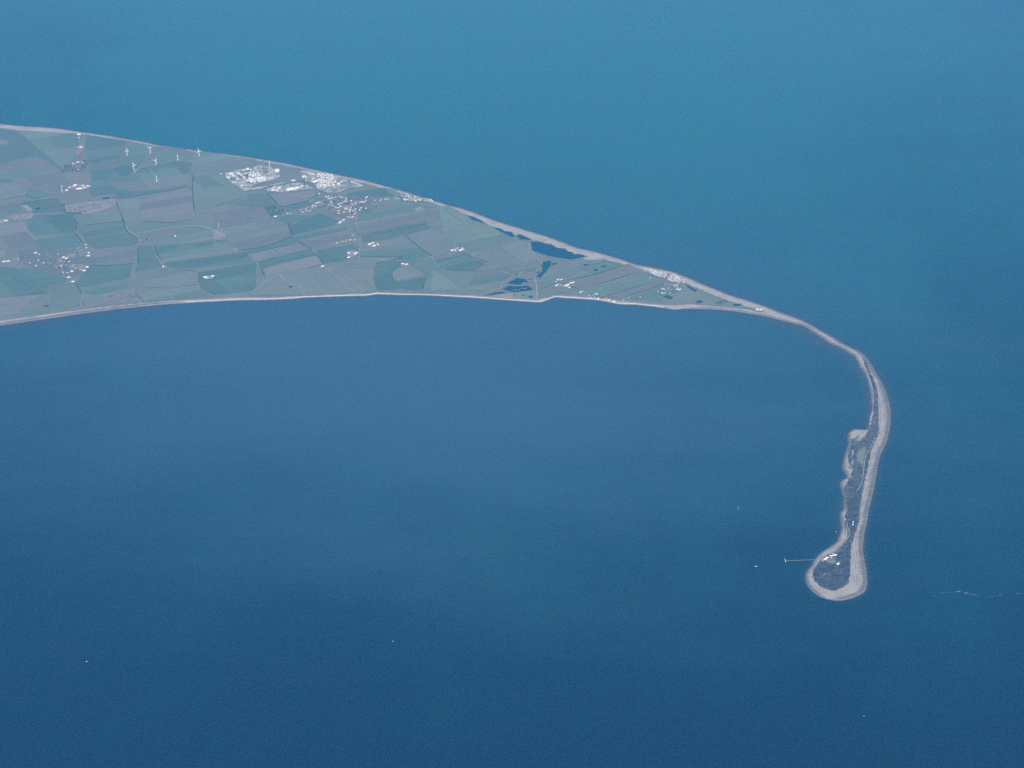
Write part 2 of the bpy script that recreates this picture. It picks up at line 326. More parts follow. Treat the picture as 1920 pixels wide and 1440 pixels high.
FIELDS = [(k, zA(p)) for k, p in [
    ('g3', [(0,80),(150,100),(530,112),(520,230),(480,300),(380,340),(330,300),(250,265),(110,290),(0,320)]),
    ('q', [(-90,330),(-90,90),(0,80),(0,320)]), ('p', [(0,150),(60,158),(50,180),(0,190)]),
    ('g2', [(580,118),(850,165),(840,255),(700,300),(600,310),(575,220)]),
    ('g2', [(850,168),(1030,192),(1040,235),(860,250)]),
    ('p', [(-200,340),(0,320),(110,290),(240,263),(270,285),(300,312),(0,385),(-200,420)]),
    ('p', [(0,388),(300,315),(330,302),(380,337),(413,380),(385,400),(380,470),(320,540),(220,480),(100,440),(0,455)]),
    ('g1', [(-60,422),(75,420),(92,436),(-60,448)]),
    ('q', [(-200,470),(0,460),(110,445),(190,480),(170,525),(0,560),(-200,590)]),
    ('g2', [(190,480),(300,500),(320,525),(240,545),(170,525)]),
    ('p', [(412,388),(520,365),(600,385),(620,430),(600,480),(560,530),(480,550),(390,555),(330,535),(385,470)]),
    ('g2', [(600,320),(850,262),(1000,242),(965,300),(905,360),(870,395),(700,420),(622,430)]),
    ('p', [(1060,196),(1250,217),(1338,258),(1200,288),(940,348),(970,290),(1030,245)]),
    ('g3', [(1060,235),(1150,225),(1310,258),(1200,282),(1030,320),(1040,270)]),
    ('p', [(872,392),(930,352),(905,388)]),
    ('q', [(1345,228),(1728,286),(1728,338),(1510,368),(1305,388),(1252,302),(1345,265)]),
    ('g2', [(940,352),(1200,292),(1298,310),(1272,388),(1262,468),(1080,508),(800,548),(760,518),(622,538),(602,500),(622,432),(870,397)]),
    ('q', [(720,442),(820,427),(960,440),(930,480),(800,490)]),
    ('g1', [(780,505),(1080,490),(1090,506),(800,546)]),
    ('g3', [(1290,402),(1508,390),(1590,472),(1670,522),(1660,545),(1450,598),(1332,638),(1302,560)]),
    ('p', [(960,558),(1260,482),(1293,500),(1310,640),(1295,690),(1150,708),(960,700),(940,640)]),
    ('q', [(780,562),(956,552),(938,640),(958,700),(842,718),(810,640)]),
    ('pl', [(435,600),(560,580),(690,562),(780,547),(790,580),(700,630),(560,655),(440,635)]),
    ('g2', [(130,578),(380,548),(430,592),(436,640),(230,650),(160,600)]),
    ('q', [(-200,620),(0,592),(128,578),(150,640),(140,660),(0,700),(-200,730)]),
    ('pl', [(150,597),(185,592),(220,628),(195,638)]),
    ('pl', [(70,690),(150,655),(220,650),(230,680),(130,705)]), ('pl', [(-20,695),(70,682),(62,708),(-20,720)]),
    ('g1', [(232,662),(500,652),(518,720),(500,778),(240,800),(190,760),(172,720)]),
    ('p', [(-200,750),(0,722),(168,702),(190,762),(238,830),(248,868),(100,880),(0,890),(-200,900)]),
    ('g3', [(522,662),(808,652),(828,698),(560,730),(522,720)]),
    ('g2', [(530,737),(830,702),(850,762),(898,802),(938,840),(900,868),(640,888),(582,850),(512,780)]),
    ('g1', [(242,830),(500,782),(578,850),(520,878),(262,900)]),
    ('q', [(862,742),(960,704),(1150,717),(1290,702),(1308,728),(1160,743),(930,783)]),
    ('q', [(932,792),(1150,752),(1178,800),(1100,820),(950,850)]),
    ('p', [(1150,755),(1175,790),(1080,818),(1010,815)]),
    ('g3', [(1182,757),(1310,738),(1440,762),(1528,802),(1508,828),(1220,858),(1042,868),(1102,822),(1180,802)]),
    ('g2', [(1042,872),(1220,862),(1520,832),(1618,898),(1400,928),(1100,948),(1052,910)]),
    ('g1', [(1052,882),(1200,855),(1218,880),(1062,928)]), ('g1', [(1290,850),(1480,832),(1500,850),(1320,875)]),
    ('q', [(1092,957),(1598,890),(1613,910),(1350,948),(1102,983)]),
    ('g1', [(1112,987),(1640,914),(1720,922),(1728,978),(1300,1023),(1132,1010)]),
    ('q', [(622,907),(860,872),(918,882),(928,983),(720,1003),(632,990)]), ('p', [(640,900),(860,875),(880,900),(660,925)]),
    ('g1', [(602,1004),(898,992),(880,1060),(860,1158),(700,1208),(562,1188),(512,1120),(560,1062)]),
    ('g2', [(942,862),(1028,872),(1040,922),(1098,1000),(1060,1020),(902,1048),(930,992)]),
    ('q', [(902,1062),(1180,1024),(1318,1042),(1328,1128),(1100,1158),(982,1150),(962,1110)]),
    ('g3', [(982,1162),(1328,1137),(1440,1213),(1000,1248),(922,1200)]),
    ('g1', [(1332,1052),(1728,982),(1728,1168),(1560,1193),(1440,1203),(1362,1165),(1332,1100)]),
    ('g1', [(-200,1000),(0,1012),(200,1022),(440,1062),(450,1112),(330,1138),(320,1188),(0,1218),(-200,1240)]),
    ('g3', [(332,1142),(480,1114),(510,1127),(548,1190),(578,1268),(430,1290),(332,1278),(352,1192)]),
    ('p', [(-200,1260),(0,1222),(318,1192),(212,1240),(132,1328),(0,1350),(-200,1390)]),
    ('g3', [(212,1288),(330,1282),(430,1308),(134,1330)]),
    ('p', [(662,1204),(858,1162),(960,1202),(978,1246),(722,1268)]), ('q', [(552,1192),(660,1204),(718,1268),(582,1286)]),
    ('p', [(-20,895),(20,900),(45,950),(-20,955)]),
    ('garden', [(132,905),(250,890),(420,902),(600,875),(640,1000),(558,1056),(452,1095),(250,1028),(132,980)]),
    ('pl', [(480,1000),(560,990),(580,1020),(560,1040),(500,1025)]), ('pl', [(385,950),(415,955),(435,985),(390,980)]), ('p', [(90,1000),(150,998),(140,1025),(100,1020)]),
    ('pl', [(455,930),(520,920),(500,950),(440,950)]), ('p', [(520,900),(600,880),(610,935),(540,940)]),
]] + [(k, zB(p)) for k, p in [
    ('g2', [(262,375),(400,372),(478,450),(400,478),(102,458),(262,412)]),
    ('p', [(0,482),(100,462),(380,482),(388,540),(200,578),(0,588)]),
    ('q', [(0,602),(390,547),(558,602),(598,690),(400,768),(202,798),(102,758),(100,692),(0,640)]),
    ('g2', [(410,550),(800,530),(700,560),(560,600)]),
    ('pl', [(0,650),(60,652),(98,690),(70,708),(0,718)]),
    ('q', [(0,732),(98,762),(198,800),(160,820),(0,850)]), ('pl', [(140,780),(165,782),(195,805),(165,812)]),
    ('g1', [(562,622),(700,562),(800,522),(940,582),(900,610),(582,690)]),
    ('g1', [(600,700),(800,662),(1000,622),(1020,640),(700,712),(450,782),(252,828),(222,804),(400,772)]),
    ('p', [(252,832),(640,747),(718,790),(480,838),(342,888),(302,880)]),
    ('p', [(652,737),(1010,682),(1048,700),(880,740),(722,788)]),
    ('g1', [(342,892),(720,797),(778,830),(500,888),(352,938)]),
    ('p', [(362,942),(770,842),(818,900),(640,948),(402,988)]),
    ('g1', [(782,802),(1050,752),(1078,800),(1000,878),(822,898)]),
    ('q', [(1000,870),(1100,860),(1160,900),(1000,905)]),
    ('q', [(1092,762),(1300,722),(1440,692),(1558,790),(1638,840),(1462,888),(1420,850),(1102,850)]),
    ('g2', [(1112,702),(1600,612),(1658,630),(1300,718),(1112,738)]),
    ('g1', [(1112,690),(1400,620),(1600,590),(1600,606),(1300,660)]),
    ('g2', [(1052,542),(1500,462),(1738,482),(1700,558),(1400,618),(1112,688),(1022,630)]),
    ('q', [(1662,642),(1850,580),(1918,600),(1918,798),(1642,838),(1562,790),(1448,694)]),
    ('g1', [(1222,902),(1430,852),(1438,890),(1362,950),(1350,1000),(1588,1007),(1570,1093),(1232,1098),(1202,1000)]),
    ('g2', [(1462,892),(1638,847),(1698,940),(1838,960),(1818,1000),(1592,1000),(1562,960)]),
    ('q', [(1352,962),(1440,932),(1558,990),(1382,1028)]),
    ('g1', [(1662,882),(1910,832),(1918,928),(1722,948)]),
    ('g3', [(1592,1007),(1900,992),(1920,1108),(1572,1095)]),
    ('p', [(1212,1112),(1400,1094),(1918,1122),(1918,1136),(1430,1124)]),
    ('g1', [(1002,372),(1280,332),(1358,390),(1152,410),(1022,430)]),
    ('g3', [(1282,330),(1390,352),(1330,380)]),
    ('p', [(412,377),(760,352),(798,362),(700,430),(520,473),(482,450)]),
    ('g1', [(530,480),(700,435),(800,395),(820,410),(700,470),(560,505)]),
    ('pl', [(1500,490),(1550,475),(1600,490),(1530,510)]), ('p', [(1660,560),(1710,512),(1750,517),(1720,560)]),
    ('pl', [(830,470),(900,455),(960,490),(880,510)]), ('pl', [(700,425),(760,405),(740,440)]), ('garden', [(620,490),(760,440),(850,395),(1000,392),(1150,410),(1180,430),(1130,520),(1050,575),(940,545),(860,480),(760,480),(640,525)]),
    ('pl', [(875,495),(950,480),(970,505),(900,515)]), ('pl', [(850,400),(900,395),(910,420),(860,425)]), ('pl', [(1000,560),(1060,545),(1090,560),(1040,575)]), ('pl', [(1020,440),(1080,430),(1120,425),(1060,450)]), ('pl', [(960,470),(1010,460),(1030,490),(980,500)]),
    ('g1', [(1092,490),(1180,475),(1190,515),(1100,525)]), ('g1', [(880,420),(960,420),(980,450),(900,455)]),
]] + [('marsh', marsh)] + [(k, zC(p)) for k, p in [
    ('g3', [(90,80),(160,62),(300,142),(500,240),(676,322),(500,388),(320,398),(130,300)]),
    ('g1', [(62,492),(288,412),(438,500),(370,550),(132,550)]), ('pl', [(330,430),(400,418),(412,460),(350,452)]),
    ('q', [(482,392),(680,332),(766,344),(786,404),(852,452),(812,480),(850,512),(802,560),(700,566),(640,598),(556,648),(436,708),(300,700),(380,562),(462,492),(322,442)]),
    ('g3', [(40,560),(130,552),(370,555),(290,690),(30,706)]),
    ('g2', [(1112,512),(1180,484),(1330,468),(1466,502),(1380,548),(1250,578),(1162,540)]),
    ('g2', [(872,622),(1100,542),(1238,590),(1000,638),(852,688)]),
    ('p', [(1242,592),(1508,508),(1616,552),(1400,618),(1182,678),(1122,660)]),
    ('g2', [(1182,690),(1618,562),(1800,640),(1500,738),(1302,758)]),
    ('g2', [(1502,747),(1780,662),(1868,692),(1752,778),(1542,768)]),
    ('p', [(980,620),(1030,590),(1090,620),(1070,640),(1000,650)]), ('q', [(842,702),(1000,652),(1120,692),(960,738),(852,768)]),
    ('pl', [(425,747),(650,722),(655,764),(500,755)]), ('g3', [(660,722),(820,712),(826,768),(664,764)]),
    ('p', [(1440,730),(1510,720),(1500,750),(1420,755)]), ('p', [(1780,685),(1850,665),(1860,690),(1800,715)]),
]]
def area(q): return abs(sum(q[i][0] * q[i-1][1] - q[i-1][0] * q[i][1] for i in range(len(q)))) / 2
def clip(q, nx, ny, c):
    out = []
    for i in range(len(q)):
        a, b = q[i - 1], q[i]; da, db = a[0]*nx + a[1]*ny - c, b[0]*nx + b[1]*ny - c
        if (da < 0) != (db < 0): t = da / (da - db); out.append((a[0] + (b[0] - a[0])*t, a[1] + (b[1] - a[1])*t))
        if db >= 0: out.append(b)
    return out
CROSS_DIR = heading((236, 431), (261, 453))
fr = random.Random(21)
NEAR = {'g1': 'g1 g2 g1', 'g2': 'g2 g1 g3 q', 'g3': 'g3 g2 q', 'q': 'q p g3 g2', 'p': 'p q p'}
FW = []     # (kind, outline) of every field
def parcel(k, q, limit):
    """old enclosures are cut again and again into strips by ditches and headlands"""
    A = area(q)
    if A > limit * fr.uniform(.7, 1.6):
        along = fr.random() < .68; d = (FIELD_DIR if along else CROSS_DIR) + fr.uniform(-.05, .05)
        nx, ny = -math.sin(d), math.cos(d); pr = [x*nx + y*ny for x, y in q]; lo, hi = min(pr), max(pr)
        if hi - lo > 90:
            c = lo + (hi - lo) * fr.uniform(.32, .68); g = fr.choice([1.5, 2.5, 4])
            h1, h2 = clip(q, nx, ny, c + g), clip(q, -nx, -ny, -c + g)
            if len(h1) > 2 and len(h2) > 2 and min(area(h1), area(h2)) > 8000:
                k2 = k if fr.random() < .5 else fr.choice(NEAR[k].split())
                parcel(k, h1, limit); parcel(k2, h2, limit); return
    if len(q) < 3 or A < 500: return
    sheet('field', q, M[k], land, 60, 2.2, world=True); FW.append((k, q))
for k, p in FIELDS:
    q = [G(*c) for c in p]
    if k == 'marsh': sheet('pasture', p, M['q'], land, 45, 5)
    elif k in ('garden', 'pl'): sheet('garden_plots' if k == 'garden' else 'bare_patch', p, M[k], land, 30, 8)
    else: parcel(k, q, 115000)
print('fields', len(FW))

# ponds, lagoons
POND = [zC(p) for p in [
    [(305,140),(350,150),(425,185),(420,197),(340,172)], [(505,232),(545,235),(585,258),(635,265),(665,300),(640,305),(560,266)],
    [(675,290),(700,283),(770,312),(790,325),(700,320)],
    [(780,335),(850,338),(900,355),(940,360),(980,385),(1030,390),(1060,410),(1090,415),(1100,430),(1150,430),(1200,445),(1130,464),(1070,472),(1040,468),(920,447),(860,427),(790,402)],
    [(870,490),(935,478),(935,500),(920,530),(870,590),(850,608),(818,600),(828,572),(870,540),(860,510)], [(940,500),(992,490),(950,516)],
    [(600,650),(680,608),(790,620),(760,645),(730,640),(700,662),(640,655)], [(570,690),(620,665),(700,672),(760,668),(800,690),(780,705),(650,716),(600,705)],
    [(430,740),(520,716),(600,716),(560,728),(470,738)],
    [(1170,512),(1200,500),(1220,510),(1190,520)], [(1310,520),(1340,515),(1345,525),(1310,528)], [(1240,545),(1270,540),(1285,555),(1265,562)],
    [(1770,745),(1810,740),(1850,755),(1830,770)], [(760,745),(790,740),(800,755),(770,760)], [(708,738),(732,732),(732,745)], [(1950,660),(2000,690),(2030,700),(2010,712),(1960,680)],
]] + [zA(p) for p in [[(230,622),(270,610),(262,626)], [(690,547),(735,541),(738,551),(700,556)], [(280,1278),(330,1272),(325,1284)], [(690,1290),(698,1284),(705,1290)], [(980,822),(995,826),(990,838)]]] \
 + [zS(p, 410, 295, 16) for p in [[(520,840),(600,815),(640,860),(590,885)], [(640,800),(740,770),(840,820),(760,840)]]] \
 + [zS(p, 520, 300, 9.6) for p in [[(80,500),(180,475),(200,500),(110,530)], [(370,455),(430,438),(440,465),(385,480)], [(1220,525),(1290,508),(1295,525),(1230,542)]]] \
 + [zB([(562,1072),(590,1068),(592,1082),(570,1084)]), zS([(830,660),(930,650),(940,670),(850,685)], 1260, 480), zS([(310,630),(380,605),(420,630),(350,650)], 1260, 480)]
for p in POND:
    q = [G(*c) for c in p]
    if area(q) > 6000:      # a muddy, reedy margin
        cx, cy_ = sum(c[0] for c in q) / len(q), sum(c[1] for c in q) / len(q)
        struct(sheet('pond_margin', [(x + (x - cx) * .05 + math.copysign(5, x - cx), y + (y - cy_) * .08 + math.copysign(7, y - cy_)) for x, y in q], M['base'], step=14, amp=6, world=True))
    struct(sheet('pond', p, M['pond'], step=12, amp=4.5))
# pale margins and reed strips that break the marsh pools up
for p in [[(620,672),(700,663),(760,655),(700,673)], [(690,690),(760,682),(740,694)], [(740,620),(790,628),(780,645),(760,640)], [(600,708),(700,695),(690,702)]]:
    struct(sheet('mud_bank', zC(p), M['q'], step=15, amp=4))

# ------------------------------------------------------------------ the spit: wet foreshore, dune grass, scrub
def Z4(p): return zS(p, 1460, 580)
def Z5(p): return zS(p, 1500, 760)
def Z6(p): return zS(p, 1440, 940)
struct(sheet('dune_grass', Z4([(1130,660),(1190,730),(1232,840),(1280,960),(1322,1040),(1340,1200),(1342,1430),(1285,1430),(1290,1200),(1264,1020),(1212,870),(1165,760)]), M['dune'], step=9, amp=7))
struct(sheet('dune_grass', Z5([(1055,-10),(1062,220),(1060,390),(1000,520),(945,660),(920,850),(880,980),(852,1150),(822,1300),(800,1440),(650,1440),(618,1250),(610,1120),(655,1030),(695,960),(722,860),(705,720),(745,570),(800,500),(905,400),(960,260),(995,100),(1000,-10)]), M['dune'], step=9, amp=8))
struct(sheet('dune_grass', Z6([(1098,-10),(1252,-10),(1222,300),(1190,400),(1124,600),(1108,800),(1108,1000),(1080,1120),(1000,1180),(900,1215),(800,1205),(700,1155),(634,1085),(604,1000),(622,930),(690,832),(722,772),(900,692),(1000,602),(1072,500),(1082,350),(1044,200),(1082,100)]), M['scrubby'], step=9, amp=7))
struct(sheet('meadow', Z5([(780,620),(890,565),(870,700),(845,830),(760,750)]), M['base'], step=7, amp=11))
struct(sheet('meadow', Z6([(760,800),(900,775),(920,830),(860,850),(790,830)]), M['q'], step=9, amp=6))
struct(sheet('car_park', Z6([(700,800),(760,770),(780,800),(740,830)]), M['track'], step=10, amp=2))
struct(sheet('salt_marsh', Z5([(700,470),(790,420),(800,500),(740,570),(700,720),(722,860),(660,800),(650,700),(680,580)]), M['dune'], step=9, amp=8))
struct(sheet('salt_marsh', Z5([(655,1030),(700,960),(720,1000),(640,1250),(655,1440),(625,1400),(608,1250),(600,1120)]), M['dune'], step=9, amp=7))
for p in ([(760,430),(800,400),(900,360),(800,420)], [(740,480),(830,440),(760,490)], [(700,640),(720,600),(710,700)], [(690,800),(712,740),(716,800)]): struct(sheet('sand_blowout', Z5(p), M['sand'], step=8, amp=4))
for p in ([(1120,640),(1108,700),(1095,760),(1100,700)], [(960,960),(1010,940),(990,970)], [(760,1060),(840,1040),(830,1070)], [(680,980),(720,960),(710,1000)], [(900,1120),(980,1100),(940,1140)], [(980,780),(1010,770),(990,800)]): struct(sheet('bare_hollow', Z6(p), M['p'], step=8, amp=5))
struct(sheet('mud_bank', Z5([(630,830),(690,870),(715,876),(690,850)]), M['scrubby'], step=8, amp=2))
for p in [[(1045,250),(1062,330),(1050,430),(1035,470),(1050,400),(1038,300)], [(625,925),(650,890),(640,930)]]:
    struct(sheet('sand_cliff', Z6(p), M['scrubby'], step=8, amp=2))
# darker wet sand along the tide line
def foreshore(px, width, flip):
    pts = [G(*p) for p in smooth_path(px)]; nm = normals(pts); ZN[0] += .06
    rnd = random.Random(int(px[0][0])); v = []; at = []
    wv = 1
    for i, ((x, y), (nx, ny)) in enumerate(zip(pts, nm)):
        wv += .3 * (rnd.uniform(.4, 1.6) - wv); e = min(1, i / 4, (len(pts) - 1 - i) / 4) * wv * width
        for k, (o, a_) in enumerate(((1, 1), (-.25 * e, .8), (-.6 * e, .4), (-e, 0))): v.append((x + nx * flip * o, y + ny * flip * o, ZN[0] + .01 * k)); at.append(a_)
    f = [(4 * i + j, 4 * i + j + 1, 4 * i + j + 5, 4 * i + j + 4) for i in range(len(pts) - 1) for j in range(3)]
    o = mesh_obj('wet_sand', v, f if flip > 0 else [q[::-1] for q in f], M['damp'])
    o.data.attributes.new('depth', 'FLOAT', 'POINT').data.foreach_set('value', at); return struct(o)
foreshore(NORTH[2:58], 26, 1); foreshore(NORTH[56:], 42, 1); foreshore(SOUTH[0:42], 26, 1); foreshore(SOUTH[42:68], 24, 1); foreshore(SOUTH[96:], 45, 1)

# strand lines: thin bands of shingle and weed left along the beach
def strand(px, off, width, a0):
    pts = [G(*p) for p in smooth_path(px)]; nm = normals(pts); ZN[0] += .06; rnd = random.Random(int(off * 7)); v = []; at = []; o = off
    for i, ((x, y), (nx, ny)) in enumerate(zip(pts, nm)):
        o += rnd.uniform(-1.5, 1.5) + .1 * (off - o); ww = width * rnd.uniform(.3, 1.2); e = min(1, i / 5, (len(pts) - 1 - i) / 5) * rnd.uniform(.3, 1)
        for k, a_ in ((-1, 0), (0, 1), (1, 0)): v.append((x - nx * (o + k * ww), y - ny * (o + k * ww), ZN[0])); at.append(a_ * a0 * e)
    f = [(3 * i + j, 3 * i + j + 1, 3 * i + j + 4, 3 * i + j + 3) for i in range(len(pts) - 1) for j in range(2)]
    ob = mesh_obj('strand_line', v, f, M['damp']); ob.data.attributes.new('depth', 'FLOAT', 'POINT').data.foreach_set('value', at); struct(ob)
for off, wd, a0 in ((48, 5, .8), (72, 6, .7), (92, 4, .6)): strand(NORTH[62:92], off, wd, a0)
strand(NORTH[30:44], 45, 6, .7); strand(NORTH[44:58], 26, 4, .7); strand(SOUTH[0:18], 40, 4, .7)

# ------------------------------------------------------------------ roads, tracks, sea wall
def track(px, wd, mat='track', name='track'): return struct(ribbon(name, px, wd, M[mat]))
for w_, p in [
    (9, zA([(865,250),(940,242),(1012,238)])), (12, zA([(905,385),(940,350),(1050,328),(1200,292),(1340,262)])), (8, zA([(1010,345),(1055,430),(1100,470)])),
    (15, zA([(930,788),(1050,768),(1160,748),(1300,735),(1380,745),(1440,770),(1500,800)])), (10, zA([(1290,690),(1300,670),(1330,645),(1450,625)])),
    (9, zA([(850,740),(880,780),(940,820),(945,850)])), (8, zA([(180,760),(210,800),(240,832)])), (8, zA([(500,770),(540,800),(575,850)])),
    (9, zA([(1050,935),(1085,985),(1100,1000)])), (7, zA([(1330,1060),(1335,1130),(1360,1165),(1440,1215)])), (8, zA([(1440,1080),(1490,1068)])),
    (8, zA([(560,1200),(545,1270),(560,1300)])), (7, zA([(980,1190),(1100,1155),(1330,1130)])), (7, zA([(1110,1190),(1165,1215),(1155,1240)])),
    (8, zB([(820,920),(900,980),(970,1040),(1050,1120)])), (7, zB([(640,955),(720,1020),(790,1080),(820,1122)])), (6, zB([(930,1060),(940,1095),(970,1120)])),
    (7, zB([(980,990),(1060,1040),(1125,1120)])), (16, zB([(500,985),(540,1030),(620,1065)])), (10, zB([(550,990),(600,1030),(640,1060),(650,1090),(690,1135)])),
    (7, zB([(280,1125),(360,1060),(440,1010),(500,985)])), (7, zB([(1100,900),(1180,950),(1195,985),(1165,1040),(1215,1095)])), (7, zB([(1440,930),(1355,965),(1385,1030),(1560,1000)])),
    (7, zB([(1085,760),(1085,830)])), (7, zB([(1108,705),(1095,745)])), (7, zB([(1640,845),(1660,890),(1720,945),(1830,960)])),
    (9, zC([(770,350),(785,400),(860,448),(1050,478),(1150,535)])), (9, zC([(860,605),(980,560),(1110,518),(1250,495),(1330,465)])), (7, zC([(1040,480),(1110,500),(1330,463),(1420,470)])),
    (13, zC([(690,590),(700,572),(740,566),(800,592),(820,650),(828,768)])), (11, zC([(425,728),(500,698),(550,692),(560,660),(640,605),(690,592),(800,600)])), (9, zC([(560,735),(700,722),(820,705)])),
    (10, zC([(815,600),(860,560),(850,540),(815,560)])), (12, zC([(880,455),(830,470),(850,490),(870,510)])), (6, zC([(380,400),(480,388),(640,335)])),
    (6, zC([(840,690),(1000,650),(1150,580),(1310,530)])), (7, zC([(1180,690),(1400,640),(1620,558)])), (7, zC([(1500,760),(1780,670),(1920,640)])), (7, zC([(1800,800),(1920,740),(2000,710)])),
    (8, Z5([(1010,440),(960,560),(890,700),(862,850),(850,960),(820,1080),(760,1180)])), (7, Z6([(1080,370),(1100,450),(1040,560),(960,640),(860,730)])), (6, Z5([(700,830),(720,760),(690,700)])),
]: track(p, w_)
for p in [zB([(520,420),(800,360),(1010,440),(1060,500),(1080,640),(1100,740),(1090,860)]), zB([(600,520),(760,470),(870,420),(1000,440),(1150,415),(1380,405)]),
          zA([(440,1090),(420,1000),(520,900),(560,850)]), zA([(120,980),(280,990),(440,1000),(600,1010)]), zB([(1090,860),(1400,880),(1700,840),(1880,800)]), zC([(280,400),(440,500),(640,590),(820,640),(960,660),(1200,720),(1400,770)])]:
    track(p, 7, 'yard', 'road')
WALL_PROFILE = [(-.5, 0), (-.28, 2.2), (.2, 2.4), (.5, 0)]
for i, (a, b, wd, lb) in enumerate([(705, 545, 15, 'bright stone sea wall edging the saltmarsh pasture'), (1040, 705, 11, 'pale sea wall running past the wetland pools'), (1245, 1040, 11, 'pale sea wall below the lane cottages'),
                                    (548, 260, 8, 'thin pale bank along the estuary fields')]):
    tag(ribbon('sea_wall', [(x, y - 1.0) for x, y in [p for p in SOUTH if b - 5 <= p[0] <= a + 1 and p[1] < 640]], wd, M['stone'], WALL_PROFILE, .12, base=2.7, step=30, amp=1), lb, 'sea wall')

# ------------------------------------------------------------------ hedges
HEDGE = [(-.5, 0), (-.4, 2.6), (.1, 3.4), (.45, 2.4), (.5, 0)]
HP = [zA(p) for p in [[(-40,570),(160,530)], [(170,530),(240,548),(310,530),(360,520)], [(160,575),(380,550)], [(500,690),(520,720),(510,780),(560,850)], [(830,690),(850,760),(900,800),(940,825)],
    [(1045,870),(1055,920),(1090,960)], [(440,640),(560,655)], [(690,550),(790,540)], [(560,735),(830,702)], [(600,1005),(720,1003),(900,990)], [(1300,690),(1150,712),(960,702)], [(940,352),(1060,325),(1200,292)],
    [(800,550),(1080,508),(1262,468)], [(1305,390),(1300,500),(1312,640)], [(510,1120),(550,1190)], [(320,1190),(0,1220)], [(930,880),(935,990)], [(1180,1022),(1320,1040)], [(780,560),(812,640),(842,718)], [(1010,1155),(1330,1132)],
    [(920,1200),(975,1250)], [(430,590),(440,640)], [(1640,545),(1450,600)]]] + \
   [zB(p) for p in [[(640,735),(690,765),(740,800)], [(1078,760),(1085,835)], [(560,600),(600,690)], [(250,830),(420,790),(640,745)], [(340,890),(720,795)], [(352,940),(500,890),(780,832)], [(780,835),(825,900)],
    [(1110,700),(1300,665),(1600,605)], [(1440,690),(1560,790),(1640,840)], [(1100,852),(1420,850)], [(1590,1005),(1570,1095)], [(1660,885),(1910,832)], [(365,945),(385,1000)], [(640,950),(820,905)], [(410,375),(480,450),(520,475)],
    [(520,475),(700,432),(800,365)], [(200,800),(400,770),(600,692)], [(240,358),(400,330),(560,300)], [(1220,900),(1430,852)], [(1000,880),(1080,800)]]] + \
   [zC(p) for p in [[(60,492),(290,410)], [(380,560),(130,552)], [(1180,688),(1400,622),(1620,555)], [(1500,742),(1790,655)], [(1240,590),(1510,505)], [(1150,690),(1000,650)], [(1510,505),(1620,552)], [(1300,760),(1500,700),(1620,660)],
    [(860,690),(1000,640),(1240,590)], [(1380,550),(1250,580)], [(640,600),(700,566)], [(1740,780),(1880,700)], [(460,490),(320,442)]]]
MARKS = [((505,315), 'the lattice mast'), ((650,390), 'the big village'), ((110,490), 'the estuary village'), ((148,353), 'the bright farm works'), ((265,300), 'the wind turbines'), ((1245,520), 'the seaside caravan park'), ((1020,465), 'the lagoon'),
    ((965,540), 'the marsh pools'), ((1050,530), 'the marsh lane farm'), ((655,452), 'the hamlet row'), ((702,460), 'the stubble-ringed farm'), ((757,497), 'the pinkish farm'), ((862,470), 'the lagoon lane farm'), ((40,405), 'the pale-roofed farm'),
    ((395,520), 'the dark-field farm'), ((605,500), 'the white marsh track'), ((1150,565), 'the shore road'), ((140,310), 'the copse farm'), ((500,345), 'the walled gas terminal'), ((315,425), 'the curving pale track'), ((520,400), 'the dark copse')]
TONE = {'g1': 'dark green', 'g2': 'green', 'g3': 'pale grass', 'q': 'stubble', 'p': 'bare soil'}
def near_mark(x, y):
    return min(MARKS, key=lambda m: (G(*m[0])[0] - x) ** 2 + (G(*m[0])[1] - y) ** 2)[1]
def tone_at(x, y):
    for k, q in reversed(FW):
        if inside((x, y), q): return TONE[k]
    return 'rough grass'
for p in HP:
    a, b = G(*p[0]), G(*p[-1]); x, y = (a[0] + b[0]) / 2, (a[1] + b[1]) / 2; L = math.hypot(b[0] - a[0], b[1] - a[1]); nx, ny = -(b[1] - a[1]) / L, (b[0] - a[0]) / L
    t1, t2 = sorted((tone_at(x + nx * 45, y + ny * 45), tone_at(x - nx * 45, y - ny * 45)))
    size = 'short' if L < 350 else ('long' if L > 900 else 'dark')
    gm = G(*p[len(p) // 2])
    tag(ribbon('hedge', p, 7, M['hedge'], HEDGE, .35, base=max(ground(*gm), ground(x, y)), step=12, amp=2), f'{size} hedgerow between {t1} and {t2} land near {near_mark(x, y)}', 'hedge', 'hedgerows between the fields')

